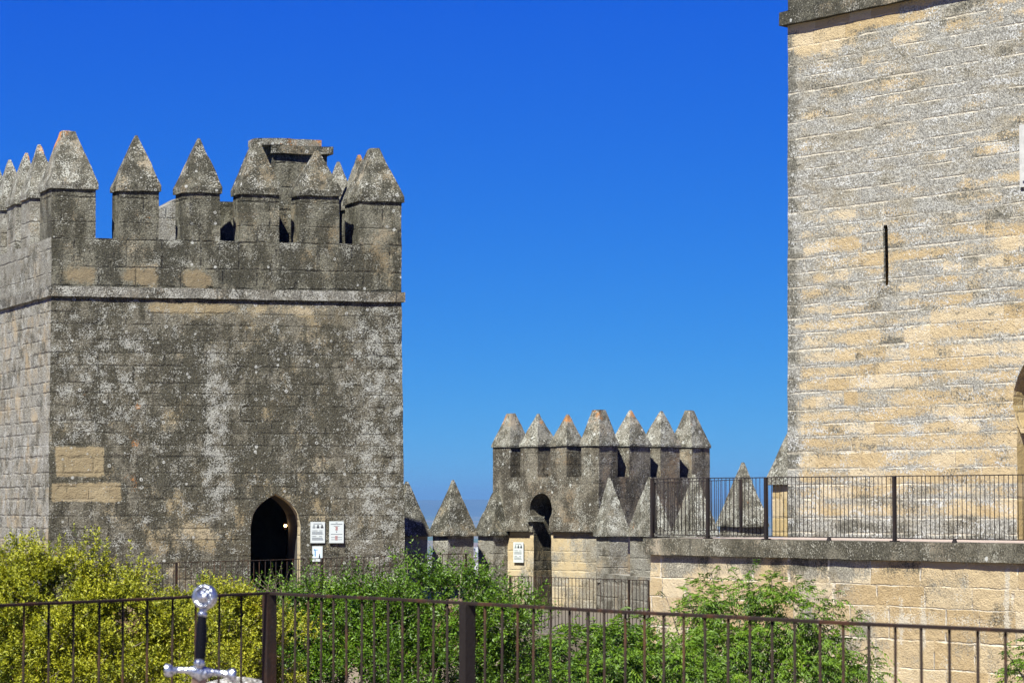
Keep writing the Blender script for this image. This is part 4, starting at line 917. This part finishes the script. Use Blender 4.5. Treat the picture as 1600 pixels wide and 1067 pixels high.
# feather-leaved trees: arching leaf stalks with paired leaflets
def feather(name, label, cat, blobs, base, nsh, mat, seed, extra=None, leaflet=(.078, .022), rach=.30, pairs=6, front=.5, tips=()):
    rs = np.random.default_rng(seed); par = thing(name, label, cat, base)
    p, d = grow(blobs, nsh, rs, .25, front=front, shell=(.45, 1.0))
    for (a, b, cnt) in tips:                              # a long twig from a to b with leaves in its outer part
        a = np.array(a); b = np.array(b); tt = rs.uniform(.3, 1, cnt); pp = a+(b-a)*tt[:, None]; p = np.vstack([p, pp]); d = np.vstack([d, unit((b-a)+rs.normal(size=(cnt, 3))*np.linalg.norm(b-a)*.7)])
    n = len(p); L = rs.uniform(.6, 1.2, n)*rach; t = np.tile(np.repeat(np.linspace(.22, 1, pairs), 2), n); sgn = np.tile(np.array([1, -1]*pairs), n); I = np.repeat(np.arange(n), 2*pairs)
    P_ = p[I]+d[I]*(L[I]*t)[:, None]-np.array([0, 0, 1])*(L[I]*t*t*.55)[:, None]
    side = unit(np.cross(d, np.array([0, 0, 1.])+rs.normal(size=d.shape)*.25)); dirn = unit(d-np.array([0, 0, .8])*.6)
    D_ = unit(side[I]*sgn[:, None]*.9+dirn[I]*.75-np.array([0, 0, .35])+rs.normal(size=(len(I), 3))*.16)
    N_ = unit(np.array([0, -.25, 1.])+rs.normal(size=(len(I), 3))*.35)
    sz = rs.uniform(.75, 1.15, len(I))*(1-.3*np.abs(t-.5))
    v = np.clip(rs.uniform(0, .5, n)[I]+rs.uniform(0, .5, len(I)), 0, 1)
    leaf_mesh('foliage', P_, D_, N_, leaflet[0]*sz, leaflet[1]*sz, v, mat, par, .25)
    bm = bmesh.new()
    for i in range(0, n, 3): tube(bm, p[i], p[i]+d[i]*L[i]*.5-Vector((0, 0, L[i]*.12)), .003, .002, 3, False)
    for (a, b, cnt) in tips: tube(bm, a, b, .012, .004, 5)
    obj('twigs', bm, M_bark, par)
    branches('trunk', base, [b_[:3] for b_ in blobs]+[t_[0] for t_ in tips], M_bark, par, .045); return par
q = lambda x, y, D: tuple(pt(x, y, D))
b4 = [blob(1165, 1000, 43, 95, 62, 75), blob(1185, 925, 43, 42, 30, 40), blob(1230, 960, 43, 55, 38, 50), blob(1110, 945, 43, 32, 22, 40), blob(1290, 1010, 43, 50, 40, 50), blob(1320, 1050, 43, 50, 35, 50), blob(1200, 1060, 43, 130, 55, 90), blob(1080, 975, 43.2, 45, 30, 40), blob(1110, 1030, 42.5, 80, 50, 60)]
tips = [(q(1200, 960, 43), q(1150, 897, 43), 14), (q(1210, 950, 43), q(1205, 900, 43), 12), (q(1250, 985, 43), q(1318, 935, 43), 16), (q(1260, 1000, 43), q(1345, 960, 43), 18), (q(1290, 1030, 43), q(1368, 1010, 43), 14), (q(1300, 1050, 43), q(1380, 1050, 43), 14),
        (q(1090, 990, 43), q(1075, 925, 43.2), 8), (q(1060, 990, 43), q(1040, 930, 43.2), 5), (q(1050, 1000, 43), q(1018, 950, 43.2), 6), (q(1260, 985, 43), q(1300, 925, 43.2), 8), (q(1120, 960, 43), q(1112, 893, 43.1), 9)]
feather('feathery_tree', 'light green tree with feathery drooping leaves against the cream terrace wall', 'tree', b4, (pt(1180, 1000, 43).x, 43.3, GZ), 3300, L_lim, 21, tips=tips)
b5 = [blob(930, 1045, 38, 95, 60, 80), blob(1020, 1050, 38, 90, 55, 70), blob(860, 1030, 38.3, 60, 45, 55), blob(975, 1000, 38.5, 55, 22, 40), blob(870, 1080, 37.5, 120, 50, 80), blob(1080, 1090, 38, 110, 60, 70)]
feather('feathery_shrub', 'low fresh green feathery shrub between the dark bush and the feathery tree', 'shrub', b5, (pt(950, 1000, 38).x, 38.3, GZ), 3100, L_lim, 22,
        tips=[(q(900, 1010, 38.4), q(890, 965, 38.5), 8), (q(960, 1000, 38.4), q(965, 955, 38.5), 7), (q(1010, 1010, 38.4), q(1000, 965, 38.5), 6)], leaflet=(.085, .023), rach=.30)
b6 = [blob(1625, 1050, 41, 48, 36, 40), blob(1600, 1075, 41, 40, 28, 40), blob(1660, 1040, 41, 50, 50, 40)]
feather('feathery_shrub', 'small sprig of feathery green leaves in the bottom right corner', 'shrub', b6, (pt(1640, 1050, 41).x, 41.2, GZ), 420, L_lim, 23, tips=[(q(1600, 1060, 41), q(1572, 1018, 41), 8)])

# ------------------------------------------------------------------ air
bm = bmesh.new(); box(bm, (0, 0), (1, 0), (0, 1), 43500, 43500, -112, 150)
hm = bpy.data.materials.new('haze'); hm.use_nodes = True; ht = hm.node_tree; ht.nodes.clear()
pv = ht.nodes.new('ShaderNodeVolumePrincipled'); pv.inputs['Density'].default_value = 6.5e-5; pv.inputs['Color'].default_value = (.15, .34, .60, 1); pv.inputs['Anisotropy'].default_value = 0
ho = ht.nodes.new('ShaderNodeOutputMaterial'); ht.links.new(pv.outputs[0], ho.inputs['Volume'])
tag(obj('haze', bm, hm), kind='stuff')
